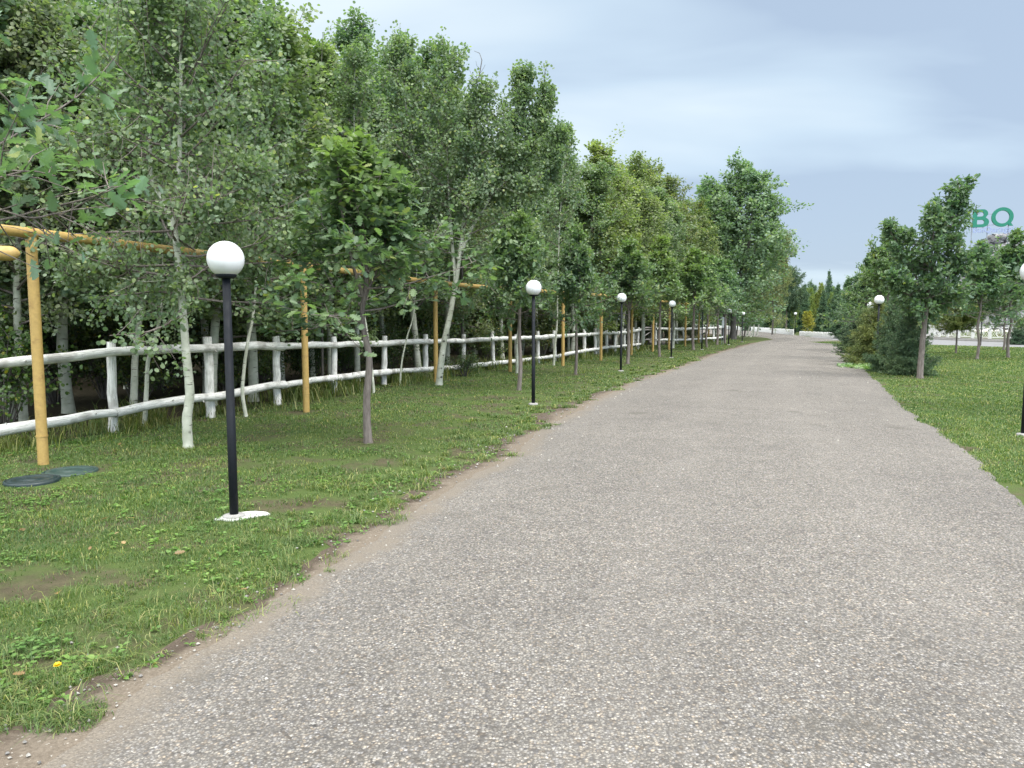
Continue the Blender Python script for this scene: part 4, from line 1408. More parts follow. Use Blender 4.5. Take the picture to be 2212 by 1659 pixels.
FT = [  # pixel column, distance, pixel row of the top, variant, tint, width, label
    (20, 11.8, -70, 0, (0.95, 1.0, 1.0), 1.15, 'leafy aspen behind the fence filling the top left corner'),
    (150, 12.6, -60, 1, (1, 1, 1), 1.15, 'tall aspen behind the fence to the left of the forked trunk'),
    (455, 13.6, -20, 3, (0.95, 0.98, 1), 1.05, 'tall aspen behind the fence above the first lamp'),
    (548, 14.4, 30, 2, (1.1, 1.05, 0.9), 0.95, 'aspen whose right side ends the tall left group against the sky'),
    (610, 18.0, 135, 4, (0.85, 0.95, 0.9), 0.9, 'drooping yellowish birch right of the tall left group'),
    (668, 20.0, 225, 0, (1, 1, 1), 0.8, 'low aspen filling the dip in the tree line'),
    (715, 17.5, 150, 2, (1.12, 1.08, 0.9), 0.7, 'slender aspen with sparse round leaves at its tip'),
    (772, 19.0, 95, 1, (0.95, 1, 1), 0.85, 'narrow aspen left of the broad leaning crown'),
    (905, 22.0, 150, 3, (0.9, 0.95, 0.95), 1.0, 'dark aspen behind the broad leaning crown'),
    (1085, 30.0, 300, 0, (0.9, 0.97, 1.0), 0.95, 'aspen filling the gap right of the leaning aspen'),
    (1235, 32.0, 335, 1, (1.0, 1.0, 0.95), 1.1, 'aspen standing behind the fence left of the third lamp'),
    (1292, 33.5, 305, 2, (1.25, 1.12, 0.8), 1.0, 'light green aspen with a pointed top behind the third lamp'),
    (1338, 36.5, 328, 3, (1.15, 1.05, 0.85), 0.95, 'light green aspen right of the pointed one'),
    (1388, 41.0, 350, 0, (0.95, 0.95, 0.9), 0.95, 'aspen above the gap in the log fence'),
    (1425, 47.0, 345, 4, (1.0, 0.95, 0.85), 0.8, 'tall birch with drooping brownish tips above the gate'),
    (1462, 49.0, 375, 4, (0.9, 0.88, 0.9), 0.8, 'birch with drooping tips right of the gate'),
    (1495, 54.0, 420, 4, (1.0, 1.0, 0.95), 0.85, 'olive birch left of the big ragged tree'),
]
r = np.random.default_rng(77)
for (px, d, top, var, tint, wd_, lab) in FT:
    g = B(px, d)
    forest_tree(var, g, P(px, top - (55 if px < 560 else 38 if px < 1000 else -12), d)[2], lab, r.uniform(0, 6.28), tint, wd_ * 1.35)
SH_LAB = 'aspen deep in the shaded thicket behind the log fence'
placed = []
tries = 0
while len(placed) < 62 and tries < 4000:
    tries += 1
    y = r.uniform(6, 62)
    x = float(fence_x(y)) - r.uniform(1.4, 12)
    if x / y < -0.95:
        continue
    if any((x - a) ** 2 + (y - b) ** 2 < 1.5 ** 2 for a, b in placed):
        continue
    placed.append((x, y))
    px = 1106 + F * x / y
    top = np.interp(px, [0, 500, 560, 640, 700, 780, 850, 950, 1030, 1140, 1200, 1240, 1330, 1440, 1500, 1560], [-150, -110, 40, 230, 230, 130, 100, 130, 240, 260, 330, 385, 385, 400, 450, 480])
    Hm = EYE + (690 - top) / F * y
    H = min(r.uniform(7.5, 10.5), Hm)
    forest_tree(int(r.integers(0, 4)), (x, y, 0), H, SH_LAB, r.uniform(0, 6.28), (r.uniform(0.85, 1.1), r.uniform(0.9, 1.05), r.uniform(0.85, 1.0)), r.uniform(0.95, 1.25))

# ------------------------------------------------------------------ understory shrubs behind the fence
def shrub_variant(seed, H, rad, n, per, leaf, shp=None):
    T = Tree(seed)
    r_ = T.r
    for k in range(n):
        a = r_.uniform(0, 6.28); s = r_.uniform(0.1, 1)
        end = np.array([math.cos(a) * rad * s, math.sin(a) * rad * s, H * (1 - 0.45 * s * s) * r_.uniform(0.6, 1)])
        mid = end * np.array([0.35, 0.35, 0.55])
        st_ = np.array([[end[0] * 0.08, end[1] * 0.08, -0.03], mid, end])
        T.wood.tube(st_, [0.016, 0.011, 0.004], 5, cap=False)
        pp = np.array([st_[0] + (mid - st_[0]) * t for t in (0.3, 0.6, 1)] + [mid + (end - mid) * t for t in (0.33, 0.66, 1)])
        T._twigs(pp, np.linalg.norm(end), 6, 0.3, 4, 0.3, 0.4)
    T.leaf_aspen(per, leaf, shp=shp, hang=0.1)
    return T


SV = [shrub_variant(51, 1.9, 1.0, 26, 4, 0.06, shape_oval() * 1.2), shrub_variant(52, 2.4, 1.2, 30, 4, 0.065)]
SPROTO = {}


def shrub(var, loc, s, label, rz, tint, group):
    T = SV[var]
    if var not in SPROTO:
        root = thing('shrub', label, 'shrub', loc, rz, group)
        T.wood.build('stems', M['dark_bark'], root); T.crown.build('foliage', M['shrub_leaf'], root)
        SPROTO[var] = root
    else:
        root = dup(SPROTO[var], loc, rz, label, group)
    root.scale = s if hasattr(s, '__len__') else (s,) * 3
    set_tint(root, tint)
    return root


n_ = 0
y = 6.5
while y < 62:
    for row, (o0, o1) in enumerate([(1.5, 2.4), (3.4, 5.2), (6.5, 9.0), (10.5, 14.0), (15.5, 20.0)]):
        x = float(fence_x(y)) - r.uniform(o0, o1)
        if x / y > (-0.85 if row < 3 else -1.3) and r.random() < (0.78, 0.9, 0.9, 0.95, 0.95)[row] and not (40 < y < 47 and row == 0):
            s = r.uniform(0.6, 0.95) if row == 0 else r.uniform(0.9, 1.5) if row < 3 else r.uniform(1.7, 2.5)
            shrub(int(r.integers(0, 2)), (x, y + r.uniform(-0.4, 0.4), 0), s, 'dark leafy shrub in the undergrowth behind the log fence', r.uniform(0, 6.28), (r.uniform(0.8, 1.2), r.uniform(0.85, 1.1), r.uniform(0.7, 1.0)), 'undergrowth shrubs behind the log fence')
    y += 1.25 + y * 0.02
g = G(1003, 815)
shrub(0, g + np.array([0, 0.3, 0]), (0.62, 0.55, 0.40), 'small dark bush in front of the fence hiding its lower rail', 1.0, (0.8, 0.9, 0.9), None)

# ------------------------------------------------------------------ oaks
def oak_variant(seed, H, base, blen, nb, rad, leaf=0.115, per=5, lean=(0, 0), nodes=4, ntw=6, elev=(-2, 58), top=True, leaders=3, dens=1.0):
    def pr(s):
        return 0.10 + 0.9 * (1 - s) ** 1.1
    T = Tree(seed)
    r_ = T.r
    pts = [np.array([0, 0, -0.05])]
    for a in range(1, 8):
        s = a / 7
        pts.append(np.array([lean[0] * s ** 2 + r_.normal(0, 0.02), lean[1] * s ** 2 + r_.normal(0, 0.02), H * s]))
    st_ = T.stem(pts, rad, 0.008, 10, seed=seed)
    T.branches(st_, nb, base / H, 0.97, blen, elev=elev, r0=0.016, ntw=ntw, nodes=nodes, twl=0.48, up=0.6, prof=pr)
    T.tip(st_, 0.35, 0.08)
    az = r_.uniform(0, 6.28)
    for k in range(leaders):
        p0 = st_[int(len(st_) * r_.uniform(0.42, 0.6))]
        az += 6.28 / leaders + r_.normal(0, 0.4)
        tp = H * r_.uniform(0.78, 0.95)
        q = [p0]
        d = nrm(np.array([math.cos(az) * 0.55, math.sin(az) * 0.55, 1.1]))
        for a in range(4):
            d = nrm(d + np.array([-d[0] * 0.2, -d[1] * 0.2, 0.2]) + r_.normal(0, 0.07, 3))
            q.append(q[-1] + d * (tp - p0[2]) / 4 * 1.08)
        s2 = T.stem(q, rad * 0.45, 0.006, 7, into=T.wood)
        T.branches(s2, nb // 2, 0.15, 0.97, blen * 0.55, elev=elev, r0=0.012, ntw=ntw, nodes=nodes, twl=0.48, up=0.6, prof=pr)
        T.tip(s2, 0.3, 0.08)
    T.leaf_oak(per, leaf, (H * 0.62, H * 1.02) if top else None)
    return T


OV = [oak_variant(61, 3.75, 1.5, 1.25, 26, 0.042, per=3, leaf=0.105), oak_variant(62, 4.0, 1.6, 1.35, 26, 0.055, per=4), oak_variant(63, 4.3, 1.5, 1.4, 28, 0.05, per=4),
      None, oak_variant(65, 4.6, 1.2, 1.7, 30, 0.06, leaf=0.13, top=False, leaders=3, per=4)]
OH = [3.75, 4.0, 4.3, 5.4, 4.6]
OPROTO = {}


def oak(var, loc, H, label, rz, tint=(1, 1, 1), wide=1.0, group='young oaks along the left verge'):
    if var not in OPROTO:
        root = OV[var].link('oak_tree', label, 'tree', loc, 'oak_leaf', 'oak_bark', group, rz)
        OPROTO[var] = root
    else:
        root = dup(OPROTO[var], loc, rz, label, group)
    s = H / OH[var]
    root.scale = (s * wide, s * wide, s)
    set_tint(root, tint)
    return root


OAKS = [(0, (795, 957), 305, 0.4, (1.02, 1.02, 1.0), 1.28, 'nearest young oak with a lime green top, between first and second lamps'),
        (1, (1121, 843), 465, 2.0, (1, 1, 1), 1.0, 'young oak on a thin grey trunk just left of the second lamp'),
        (2, (1243, 809), 490, 4.0, (0.95, 0.97, 1), 0.95, 'young oak on a crooked trunk between second and third lamps'),
        (1, (1356, 786), 520, 3.1, (1.0, 1.0, 1.0), 1.1, 'young oak with its trunk right of the third lamp'),
        (2, (1425, 771), 515, 0.9, (1.15, 1.1, 0.9), 1.05, 'bright green young oak in front of the gate gap'),
        (1, (1498, 756), 540, 5.2, (1.1, 1.08, 0.9), 1.15, 'young oak with yellow green leaves left of the fifth lamp'),
        (2, (1527, 750.5), 555, 1.7, (0.95, 1, 1.05), 1.1, 'young oak right of the fifth lamp'),
        (1, (1549, 745), 560, 2.9, (0.9, 0.98, 1.05), 1.1, 'dark young oak left of the thin sign post'),
        (2, (1566, 742), 565, 0.2, (0.9, 0.98, 1.05), 1.15, 'dark young oak just right of the thin sign post')]
for (var, p, top, rz, tint, wd_, lab) in OAKS:
    g = G(*p)
    oak(var, g, P(p[0], top, g[1])[2], lab, rz, tint, wd_)

# oak outside the left edge whose boughs reach into the picture
T = Tree(66)
base = np.array([-4.9, 3.1, 0])
st_ = T.stem([np.array([0, 0, -0.05]), np.array([0.02, 0.0, 1.2]), np.array([0.0, 0.05, 2.4]), np.array([0.05, 0.0, 4.2])], 0.06, 0.01)
T.branches(st_, 12, 0.4, 0.97, 1.0, elev=(0, 50), r0=0.014, ntw=5, nodes=3)
for ep, zz0 in (([P(-40, 480, 3.9), P(100, 450, 4.1), P(200, 425, 4.2), P(275, 395, 4.3)], 2.0), ([P(-60, 330, 4.0), P(60, 275, 4.2), P(165, 210, 4.4), P(215, 160, 4.5)], 2.2), ([P(-60, 440, 4.0), P(60, 470, 4.0), P(120, 462, 4.1), P(160, 470, 4.2)], 1.9),
                ([P(-80, 130, 4.0), P(0, 200, 4.1), P(40, 250, 4.2), P(90, 330, 4.3)], 2.6), ([P(-90, 420, 3.6), P(-20, 390, 3.8), P(60, 370, 3.9), P(120, 380, 4.0)], 2.2)):
    q0, q1 = np.array([0.0, 0.0, zz0]), ep[0] - base
    s2 = T.stem([q0 + (q1 - q0) * t + np.array([0, 0, 0.05 * math.sin(math.pi * t)]) for t in (0, 0.2, 0.4, 0.6, 0.8)] + [p - base for p in ep], 0.012, 0.003, 7, into=T.wood)
    n0 = len(s2)
    T._twigs(s2[n0 // 3::2], np.linalg.norm(s2[-1] - s2[0]), 11, 0.16, 3, 0.2, 0.3)
nd = np.array(T.nodes) + base
kp = (nd[:, 2] > 2.24) | (nd[:, 1] < 3.2) | (T.r.uniform(0, 1, len(nd)) < 0.12)
T.nodes = [a for a, b in zip(T.nodes, kp) if b]; T.dirs = [a for a, b in zip(T.dirs, kp) if b]
T.leaf_oak(3, 0.11, None)
root = T.link('oak_tree', 'oak outside the left edge with boughs of lobed leaves reaching in', 'tree', base, 'oak_leaf', 'oak_bark', 'young oaks along the left verge')
set_tint(root, (0.95, 1.02, 1.1))

GR = 'trees on the right lawn'
g = G(1987, 817)
d = float(g[1])
T = Tree(64)
st_ = T.stem(pix_stem([(1987, 820), (1990, 770), (1997, 700), (2003, 650), (2012, 590), (2030, 530), (2048, 470), (2064, 425), (2078, 396)], d, g), 0.085, 0.008, 12)
T.branches(st_, 40, 0.30, 0.98, 1.05, elev=(-5, 40), r0=0.02, ntw=6, nodes=4)
for ep, dz, nb_, bl_ in (([(2002, 660), (1985, 600), (1960, 545), (1940, 500), (1932, 485)], 0.5, 22, 0.9), ([(2008, 610), (2005, 540), (2000, 490), (1996, 462)], -0.6, 20, 0.9), ([(2002, 655), (2040, 610), (2080, 575), (2105, 560)], -0.3, 22, 0.9), ([(2000, 670), (1960, 640), (1925, 620), (1905, 600)], -0.5, 18, 0.75), ([(2046, 480), (2072, 445), (2088, 415)], 0.2, 12, 0.22), ([(2002, 665), (2045, 655), (2085, 650)], 0.6, 16, 0.7)):
    s2 = pix_stem(ep, d, g); s2[:, 1] += np.linspace(0, dz, len(s2))
    s2 = T.stem(s2, 0.03, 0.006, 7, into=T.wood)
    T.branches(s2, nb_, 0.15, 0.97, bl_, elev=(-5, 45), r0=0.012, ntw=5, nodes=4)
    T.tip(s2, 0.3, 0.08)
T.leaf_oak(3, 0.13, None)
root = T.link('oak_tree', 'large leaning oak on the right lawn left of the green letters', 'tree', g, 'oak_leaf', 'oak_bark', GR)
set_tint(root, (0.92, 0.96, 1.0))
for (var, px, d, top, rz, tint, wd_, lab) in [(4, 1912, 29.0, 488, 1.0, (1.12, 1.08, 0.92), 0.95, 'bright green oak behind the globe lamp on the right lawn'),
                                              (4, 1868, 37.0, 560, 2.2, (0.95, 0.98, 1), 1.1, 'farther oak left of the bright green one'),
                                              (4, 1842, 46.0, 600, 4.0, (0.85, 0.92, 0.98), 1.1, 'farthest right hand oak next to the road'),
                                              (4, 2168, 39.0, 590, 3.0, (1.05, 0.95, 0.95), 1.15, 'slim oak on the right lawn in front of the mound'),
                                              (2, 2110, 30.0, 525, 5.0, (0.9, 0.95, 1.0), 1.15, 'oak hiding the left flank of the stone mound'),
                                              (2, 2178, 31.0, 500, 2.0, (0.88, 0.95, 1.0), 1.1, 'oak with a thin leader rising into the green letters'),
                                              (2, 2335, 12.3, 330, 0.5, (0.9, 0.97, 1.05), 1.0, 'oak beyond the right edge with a few twigs showing')]:
    g = B(px, d)
    oak(var, g, P(px, top, d)[2], lab, rz, tint, wd_, GR)

# big ragged tree at the bend and the thin leaning trunks under it
g = B(1583, 60.0)
forest_tree(5, g, P(1590, 362, 60.0)[2], 'big ragged dark tree towering over the bend', 0.7, (0.95, 1.02, 1.05), 1.3, 'trees at the bend', 'broadleaf_tree')
for (px, d, top, var, tint, wd_, lab) in [(1668, 76.0, 480, 5, (1.15, 0.95, 0.75), 0.55, 'brownish green tree on the right flank of the big ragged tree'), (1628, 70.0, 500, 4, (0.85, 0.85, 0.85), 0.9, 'olive birch under the big ragged tree'), (1545, 64.0, 470, 4, (0.8, 0.85, 0.85), 0.9, 'dark birch left of the big ragged tree'), (1690, 92.0, 560, 5, (0.9, 0.95, 0.9), 0.6, 'dark tree behind the longer stake fence')]:
    g = B(px, d)
    forest_tree(var, g, P(px, top, d)[2], lab, r.uniform(0, 6), tint, wd_, 'trees at the bend', 'broadleaf_tree' if var == 5 else 'birch_tree')
LT = [(1583, 726, 1592, 690, 0), (1598, 727, 1605, 682, 1), (1612, 727, 1624, 690, 1), (1589, 730, 1594, 700, 0), (1621, 728, 1632, 692, 1), (1634, 726, 1643, 680, 1), (1607, 729, 1612, 695, 0), (1576, 729, 1582, 690, 0)]
for (x0_, y0_, x1_, y1_, pale) in LT:
    g = G(x0_, y0_)
    top_ = P(x1_, y1_, g[1]) - g
    T = Tree(int(x0_))
    st_ = T.stem([np.array([0, 0, -0.1]), top_ * 0.5 + [0.02, 0, 0], top_, top_ * 1.7 + [0, 0, 0.3]], 0.085, 0.02, 8)
    T.branches(st_, 12, 0.5, 0.97, 1.2, elev=(10, 55), r0=0.02, ntw=4, nodes=4)
    T.leaf_aspen(5, 0.11)
    root = T.link('leaning_tree', ('pale' if pale else 'dark') + ' thin trunk leaning right in the clump at the bend', 'tree', g, 'birch_leaf', 'aspen_bark' if pale else 'dark_bark', 'pale leaning trunks at the bend' if pale else 'dark leaning trunks at the bend')
    set_tint(root, (0.7, 0.8, 0.8))
g = G(1563, 735)
T = MB(); T.tube(np.array([g + [0, 0, -0.1], g + [0.05, 0, 1.2], g + [0.1, 0, 2.6], g + [0.2, 0.2, 4.0]]) - g, [0.19, 0.15, 0.14, 0.06], 10, bump=0.1)
root = thing('tree_stump', 'thick dark bare trunk standing left of the bend', 'tree', g); T.build('trunk', M['dark_bark'], root)

# ------------------------------------------------------------------ conifers
def conifer_variant(seed, H, rad, base, whorl, per_whorl, needle, ndens, droop=0.15, upturn=0.1, prof=1.0, bare=0.0):
    r_ = np.random.default_rng(seed)
    trunk, twig, nd = MB(), MB(), []
    trunk.tube(np.array([[0, 0, -0.05], [0.01, 0, H * 0.5], [0, 0, H]]), [0.012 * H + 0.015, 0.007 * H + 0.008, 0.004], 8)
    segs = []
    z = base
    while z < H * 0.985:
        s = (z - base) / (H - base)
        ln = rad * (1 - s) ** prof + 0.06
        for k in range(per_whorl):
            a = r_.uniform(0, 6.28); l = ln * r_.uniform(0.6, 1.2)
            dj = droop + r_.normal(0, 0.18)
            pts = []
            for t in np.linspace(0, 1, 5):
                pts.append([math.cos(a) * l * t, math.sin(a) * l * t, z + l * (-dj * t + (upturn + 0.9 * s * 0.6) * t * t) + r_.normal(0, 0.01)])
            pts = np.array(pts)
            twig.tube(pts, np.linspace(0.010 + 0.003 * l, 0.003, 5), 4, cap=False)
            for q in range(4):
                segs.append((pts[q], pts[q + 1]))
            nt = max(2, int(l / 0.12))
            for u in np.linspace(0.2, 0.95, nt):
                p = pts[0] + (pts[-1] - pts[0]) * u
                i_ = min(int(u * 4), 3); p = pts[i_] + (pts[i_ + 1] - pts[i_]) * (u * 4 - i_)
                for sg in (-1, 1):
                    aa = a + sg * r_.uniform(0.6, 1.1)
                    tl = l * 0.42 * (1.1 - u) + 0.07
                    e_ = p + np.array([math.cos(aa) * tl, math.sin(aa) * tl, r_.normal(-0.1, 0.28) * tl])
                    segs.append((p, e_))
        z += whorl * r_.uniform(0.7, 1.2)
    segs.append((np.array([0, 0, H * 0.93]), np.array([0, 0, H * 1.01])))
    S0 = np.array([a for a, b in segs]); S1 = np.array([b for a, b in segs])
    ln = np.linalg.norm(S1 - S0, axis=1)
    cnt = np.maximum(3, (ln * ndens).astype(int))
    idx = np.repeat(np.arange(len(segs)), cnt)
    N = len(idx)
    u = r_.uniform(0, 1, (N, 1))
    c = S0[idx] + (S1 - S0)[idx] * u
    td = nrm(S1 - S0)[idx]
    side_ = nrm(r_.normal(0, 1, (N, 3)))
    d = nrm(td * 0.8 + side_ * 0.9)
    nn = r_.normal(0, 1, (N, 3))
    cr_ = MB()
    add_leaves(cr_, c, d, nn, needle * r_.uniform(0.7, 1.2, N), np.array([[-0.08, 0], [0.08, 0], [0.05, 1.0], [-0.05, 1.0]]), fold=0)
    return trunk, twig, cr_


CV = [(conifer_variant(71, 2.0, 0.85, 0.06, 0.095, 8, 0.06, 190, droop=0.05, upturn=0.12, prof=0.95), 2.0, 'oak_bark'),
      (conifer_variant(72, 6.0, 1.55, 0.12, 0.2, 9, 0.13, 75, droop=0.2), 6.0, 'oak_bark'),
      (conifer_variant(73, 3.2, 1.35, 1.25, 0.2, 7, 0.12, 80, droop=-0.25, upturn=0.15, prof=0.45), 3.2, 'oak_bark')]
CPROTO = {}


def conifer(var, loc, H, label, cat='spruce', rz=0.0, tint=(1, 1, 1), wide=1.0, group=None, name='spruce_tree'):
    (tk, tw, nd), H0, bk = CV[var]
    key = (var, name)
    if key not in CPROTO:
        root = thing(name, label, cat, loc, rz, group)
        tk.build('trunk', M[bk], root); tw.build('branches', M[bk], root); nd.build('needles', M['needle'], root)
        CPROTO[key] = root
    else:
        root = dup(CPROTO[key], loc, rz, label, group)
        root['category'] = cat
    s = H / H0
    root.scale = (s * wide, s * wide, s)
    set_tint(root, tint)
    return root


for (var, px, d, top, tint, wd_, lab, nm, cat) in [
        (0, 1962, 21.3, 650, (1.25, 1.25, 1.15), 0.8, 'dark bushy spruce at the foot of the large leaning oak', 'spruce_tree', 'spruce'),
        (0, 1925, 22.6, 650, (1.2, 1.25, 1.15), 0.75, 'narrower dark spruce left of the bushy one', 'spruce_tree', 'spruce'),
        (0, 1893, 25.4, 645, (1.9, 1.45, 0.8), 1.0, 'olive brown young larch in the row of conifers', 'larch_tree', 'larch'),
        (0, 1868, 27.5, 665, (1.5, 1.3, 0.85), 0.95, 'olive green young larch nearest the road', 'larch_tree', 'larch'),
        (0, 1858, 35.0, 668, (1.0, 1.0, 0.95), 1.3, 'low green spruce behind the larches', 'spruce_tree', 'spruce'),
        (1, 1838, 50.0, 640, (0.85, 0.95, 1.0), 0.95, 'dark spruce at the corner where the side road turns off', 'spruce_tree', 'spruce'),
        (2, 2065, 35.0, 632, (1.9, 1.5, 0.85), 1.0, 'pine with a bare trunk and olive needles on the right lawn', 'pine_tree', 'pine'),
        (0, 2200, 47.0, 690, (0.8, 0.9, 0.9), 1.0, 'small dark spruce before the ornamental fence', 'spruce_tree', 'spruce'),
        (1, 2140, 62.5, 655, (0.8, 0.95, 1.1), 0.5, 'slim bluish juniper beside the short garden lamp', 'juniper_tree', 'juniper'),
        (1, 1787, 88.0, 583, (1.05, 1.2, 1.15), 0.62, 'tall thin spruce with a pointed top against the sky', 'spruce_tree', 'spruce'),
        (1, 1826, 62.0, 605, (1.05, 1.2, 1.15), 1.0, 'dark spruce right of the shorter stake fence', 'spruce_tree', 'spruce'),
        (1, 1806, 70.0, 612, (1.05, 1.2, 1.15), 1.05, 'dark spruce behind the end of the shorter stake fence', 'spruce_tree', 'spruce'),
        (1, 1776, 78.0, 625, (1.05, 1.2, 1.15), 0.9, 'dark spruce right of the orange tree', 'spruce_tree', 'spruce'),
        (1, 1850, 72.0, 598, (1.05, 1.2, 1.15), 1.1, 'tall dark spruce rising behind the farthest oak', 'spruce_tree', 'spruce'),
        (1, 1735, 95.0, 612, (1.05, 1.2, 1.15), 0.85, 'dark spruce behind the lamp at the bend', 'spruce_tree', 'spruce'),
        (1, 1702, 90.0, 630, (1.05, 1.2, 1.15), 0.9, 'low dark spruce behind the longer stake fence end', 'spruce_tree', 'spruce'),
        (1, 1660, 96.0, 640, (1.05, 1.2, 1.15), 1.2, 'dark spruce behind the middle of the longer stake fence', 'spruce_tree', 'spruce'),
        (1, 1625, 104.0, 645, (1.05, 1.2, 1.15), 1.2, 'dark spruce behind the left part of the longer stake fence', 'spruce_tree', 'spruce'),
        (1, 1880, 84.0, 610, (1.05, 1.2, 1.15), 1.2, 'spruce behind the right hand oaks', 'spruce_tree', 'spruce'),
        (1, 1930, 80.0, 632, (1.05, 1.2, 1.15), 1.3, 'spruce far behind the bright green oak', 'spruce_tree', 'spruce'),
        (1, 2010, 84.0, 645, (1.05, 1.2, 1.15), 1.3, 'spruce far behind the large leaning oak', 'spruce_tree', 'spruce'),
        (1, 2070, 88.0, 640, (1.05, 1.2, 1.15), 1.3, 'spruce far behind the olive pine', 'spruce_tree', 'spruce'),
        (1, 2215, 90.0, 625, (1.05, 1.2, 1.15), 1.3, 'spruce far behind the mound at the right edge', 'spruce_tree', 'spruce'),
        (2, 1698, 84.0, 590, (0.9, 0.95, 0.9), 0.85, 'ragged pine at the right end of the dark trees by the bend', 'pine_tree', 'pine')]:
    g = B(px, d)
    conifer(var, g, P(px, top, d)[2], lab, cat, r.uniform(0, 6.28), tint, wd_, 'conifers right of the road' if px > 1800 else 'conifers beyond the bend', nm)

for (px, d, top, var, tint, wd_, lab, nm) in [
        (1714, 84.0, 628, 4, (1.15, 1.2, 0.75), 0.55, 'yellow green tree left of the lamp at the bend', 'birch_tree'),
        (1765, 86.0, 612, 4, (1.25, 1.2, 0.7), 0.7, 'taller yellow green tree behind the orange tree', 'birch_tree'),
        (1790, 80.0, 632, 4, (1.05, 1.15, 0.8), 0.6, 'yellow green tree left of the tall thin spruce', 'birch_tree'),
        (1752, 79.0, 655, 4, (1.2, 1.2, 0.7), 0.6, 'lime green sapling behind the shorter stake fence', 'birch_tree'),
        (1744, 76.0, 672, 4, (2.1, 1.55, 0.75), 1.35, 'small orange autumn tree behind the shorter stake fence', 'maple_tree')]:
    g = B(px, d)
    forest_tree(var, g, P(px, top, d)[2], lab, r.uniform(0, 6), tint, wd_, 'light green trees beyond the bend', nm)
for k, (px, d, top, var, tint, wd_) in enumerate([(1700, 98, 640, 0, (1.0, 1.05, 0.8), 1.2), (1726, 100, 630, 5, (1.1, 1.1, 0.85), 0.7), (1748, 104, 622, 4, (1.1, 1.15, 0.8), 1.0), (1776, 98, 628, 5, (1.05, 1.1, 0.85), 0.7), (1800, 100, 620, 4, (1.0, 1.1, 0.85), 1.0), (1822, 95, 625, 0, (0.95, 1.05, 0.9), 1.2), (1640, 112, 640, 5, (0.95, 1.0, 0.9), 0.9), (1670, 108, 632, 5, (0.95, 1.0, 0.9), 0.8)]):
    g = B(px, d)
    forest_tree(var, g, P(px, top, d)[2], 'soft green tree in the wood behind the stake fences', r.uniform(0, 6), tint, wd_, 'soft green trees in the wood beyond the bend', 'broadleaf_tree' if var == 5 else 'birch_tree' if var == 4 else 'aspen_tree')
# low distant wood closing the view
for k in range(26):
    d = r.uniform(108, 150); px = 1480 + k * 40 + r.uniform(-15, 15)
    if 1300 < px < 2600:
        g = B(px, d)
        forest_tree(5, g, r.uniform(6.5, 8.5), 'bluish dark tree in the far wood behind the bend', r.uniform(0, 6), (0.75, 0.85, 0.9), 0.9, 'trees of the far wood', 'broadleaf_tree')

# ------------------------------------------------------------------ grass
def blades(xy, h, w, lean, seed, tone=None):
    r_ = np.random.default_rng(seed)
    N = len(xy)
    a = r_.uniform(0, 2 * math.pi, N)
    dirv = np.stack([np.cos(a), np.sin(a), np.zeros(N)], 1)
    sidev = np.stack([-np.sin(a), np.cos(a), np.zeros(N)], 1)
    b = np.column_stack([xy, np.full(N, -0.004)])
    ln = (lean * r_.uniform(0.3, 1.3, N))[:, None]
    h = h[:, None]; w = w[:, None]
    mid = b + np.array([0, 0, 1.0]) * h * 0.62 + dirv * ln * h * 0.35
    tip = b + np.array([0, 0, 1.0]) * h * np.clip(1.05 - 0.35 * ln, 0.35, 1) + dirv * ln * h * 1.0
    v = np.stack([b - sidev * w, b + sidev * w, mid + sidev * w * 0.75, mid - sidev * w * 0.75, tip], 1)
    mb = MB()
    base_i = np.arange(N)[:, None] * 5
    mb.v.append(v.reshape(-1, 3)); mb.n = 5 * N
    f4 = base_i + np.array([[0, 1, 2, 3]]); f3 = base_i + np.array([[3, 2, 4]])
    for f in (f4, f3):
        mb.loops.append(f.ravel()); mb.tot.append(np.full(N, f.shape[1])); mb.sm.append(np.full(N, False)); mb.uv.append(np.zeros((f.size, 2)))
    mb.tone.append(np.repeat(np.zeros(N) if tone is None else tone, 5))
    return mb


def scatter(n, d0, d1, u0, u1, seed, power=1.0):
    """points spread over the view fan, denser near the camera"""
    r_ = np.random.default_rng(seed)
    q = r_.uniform(0, 1, n)
    d = d0 * (d1 / d0) ** (q ** power)
    u = r_.uniform(u0, u1, n)
    return np.stack([u * d, d], 1)


OBST = [(np.array(o.location[:2]), 0.09) for o in bpy.data.objects if o.get('category') == 'street lamp']
COVERS = [(np.array(o.location[:2]), 0.26) for o in bpy.data.objects if o.get('category') == 'manhole cover']
PIPEB = [f_[:2] for f_ in feet[:10]]
OAKB = [np.array(o.location[:2]) for o in bpy.data.objects if o.get('category') == 'tree' and o.name.startswith('oak') and 0 < o.location[1] < 45]


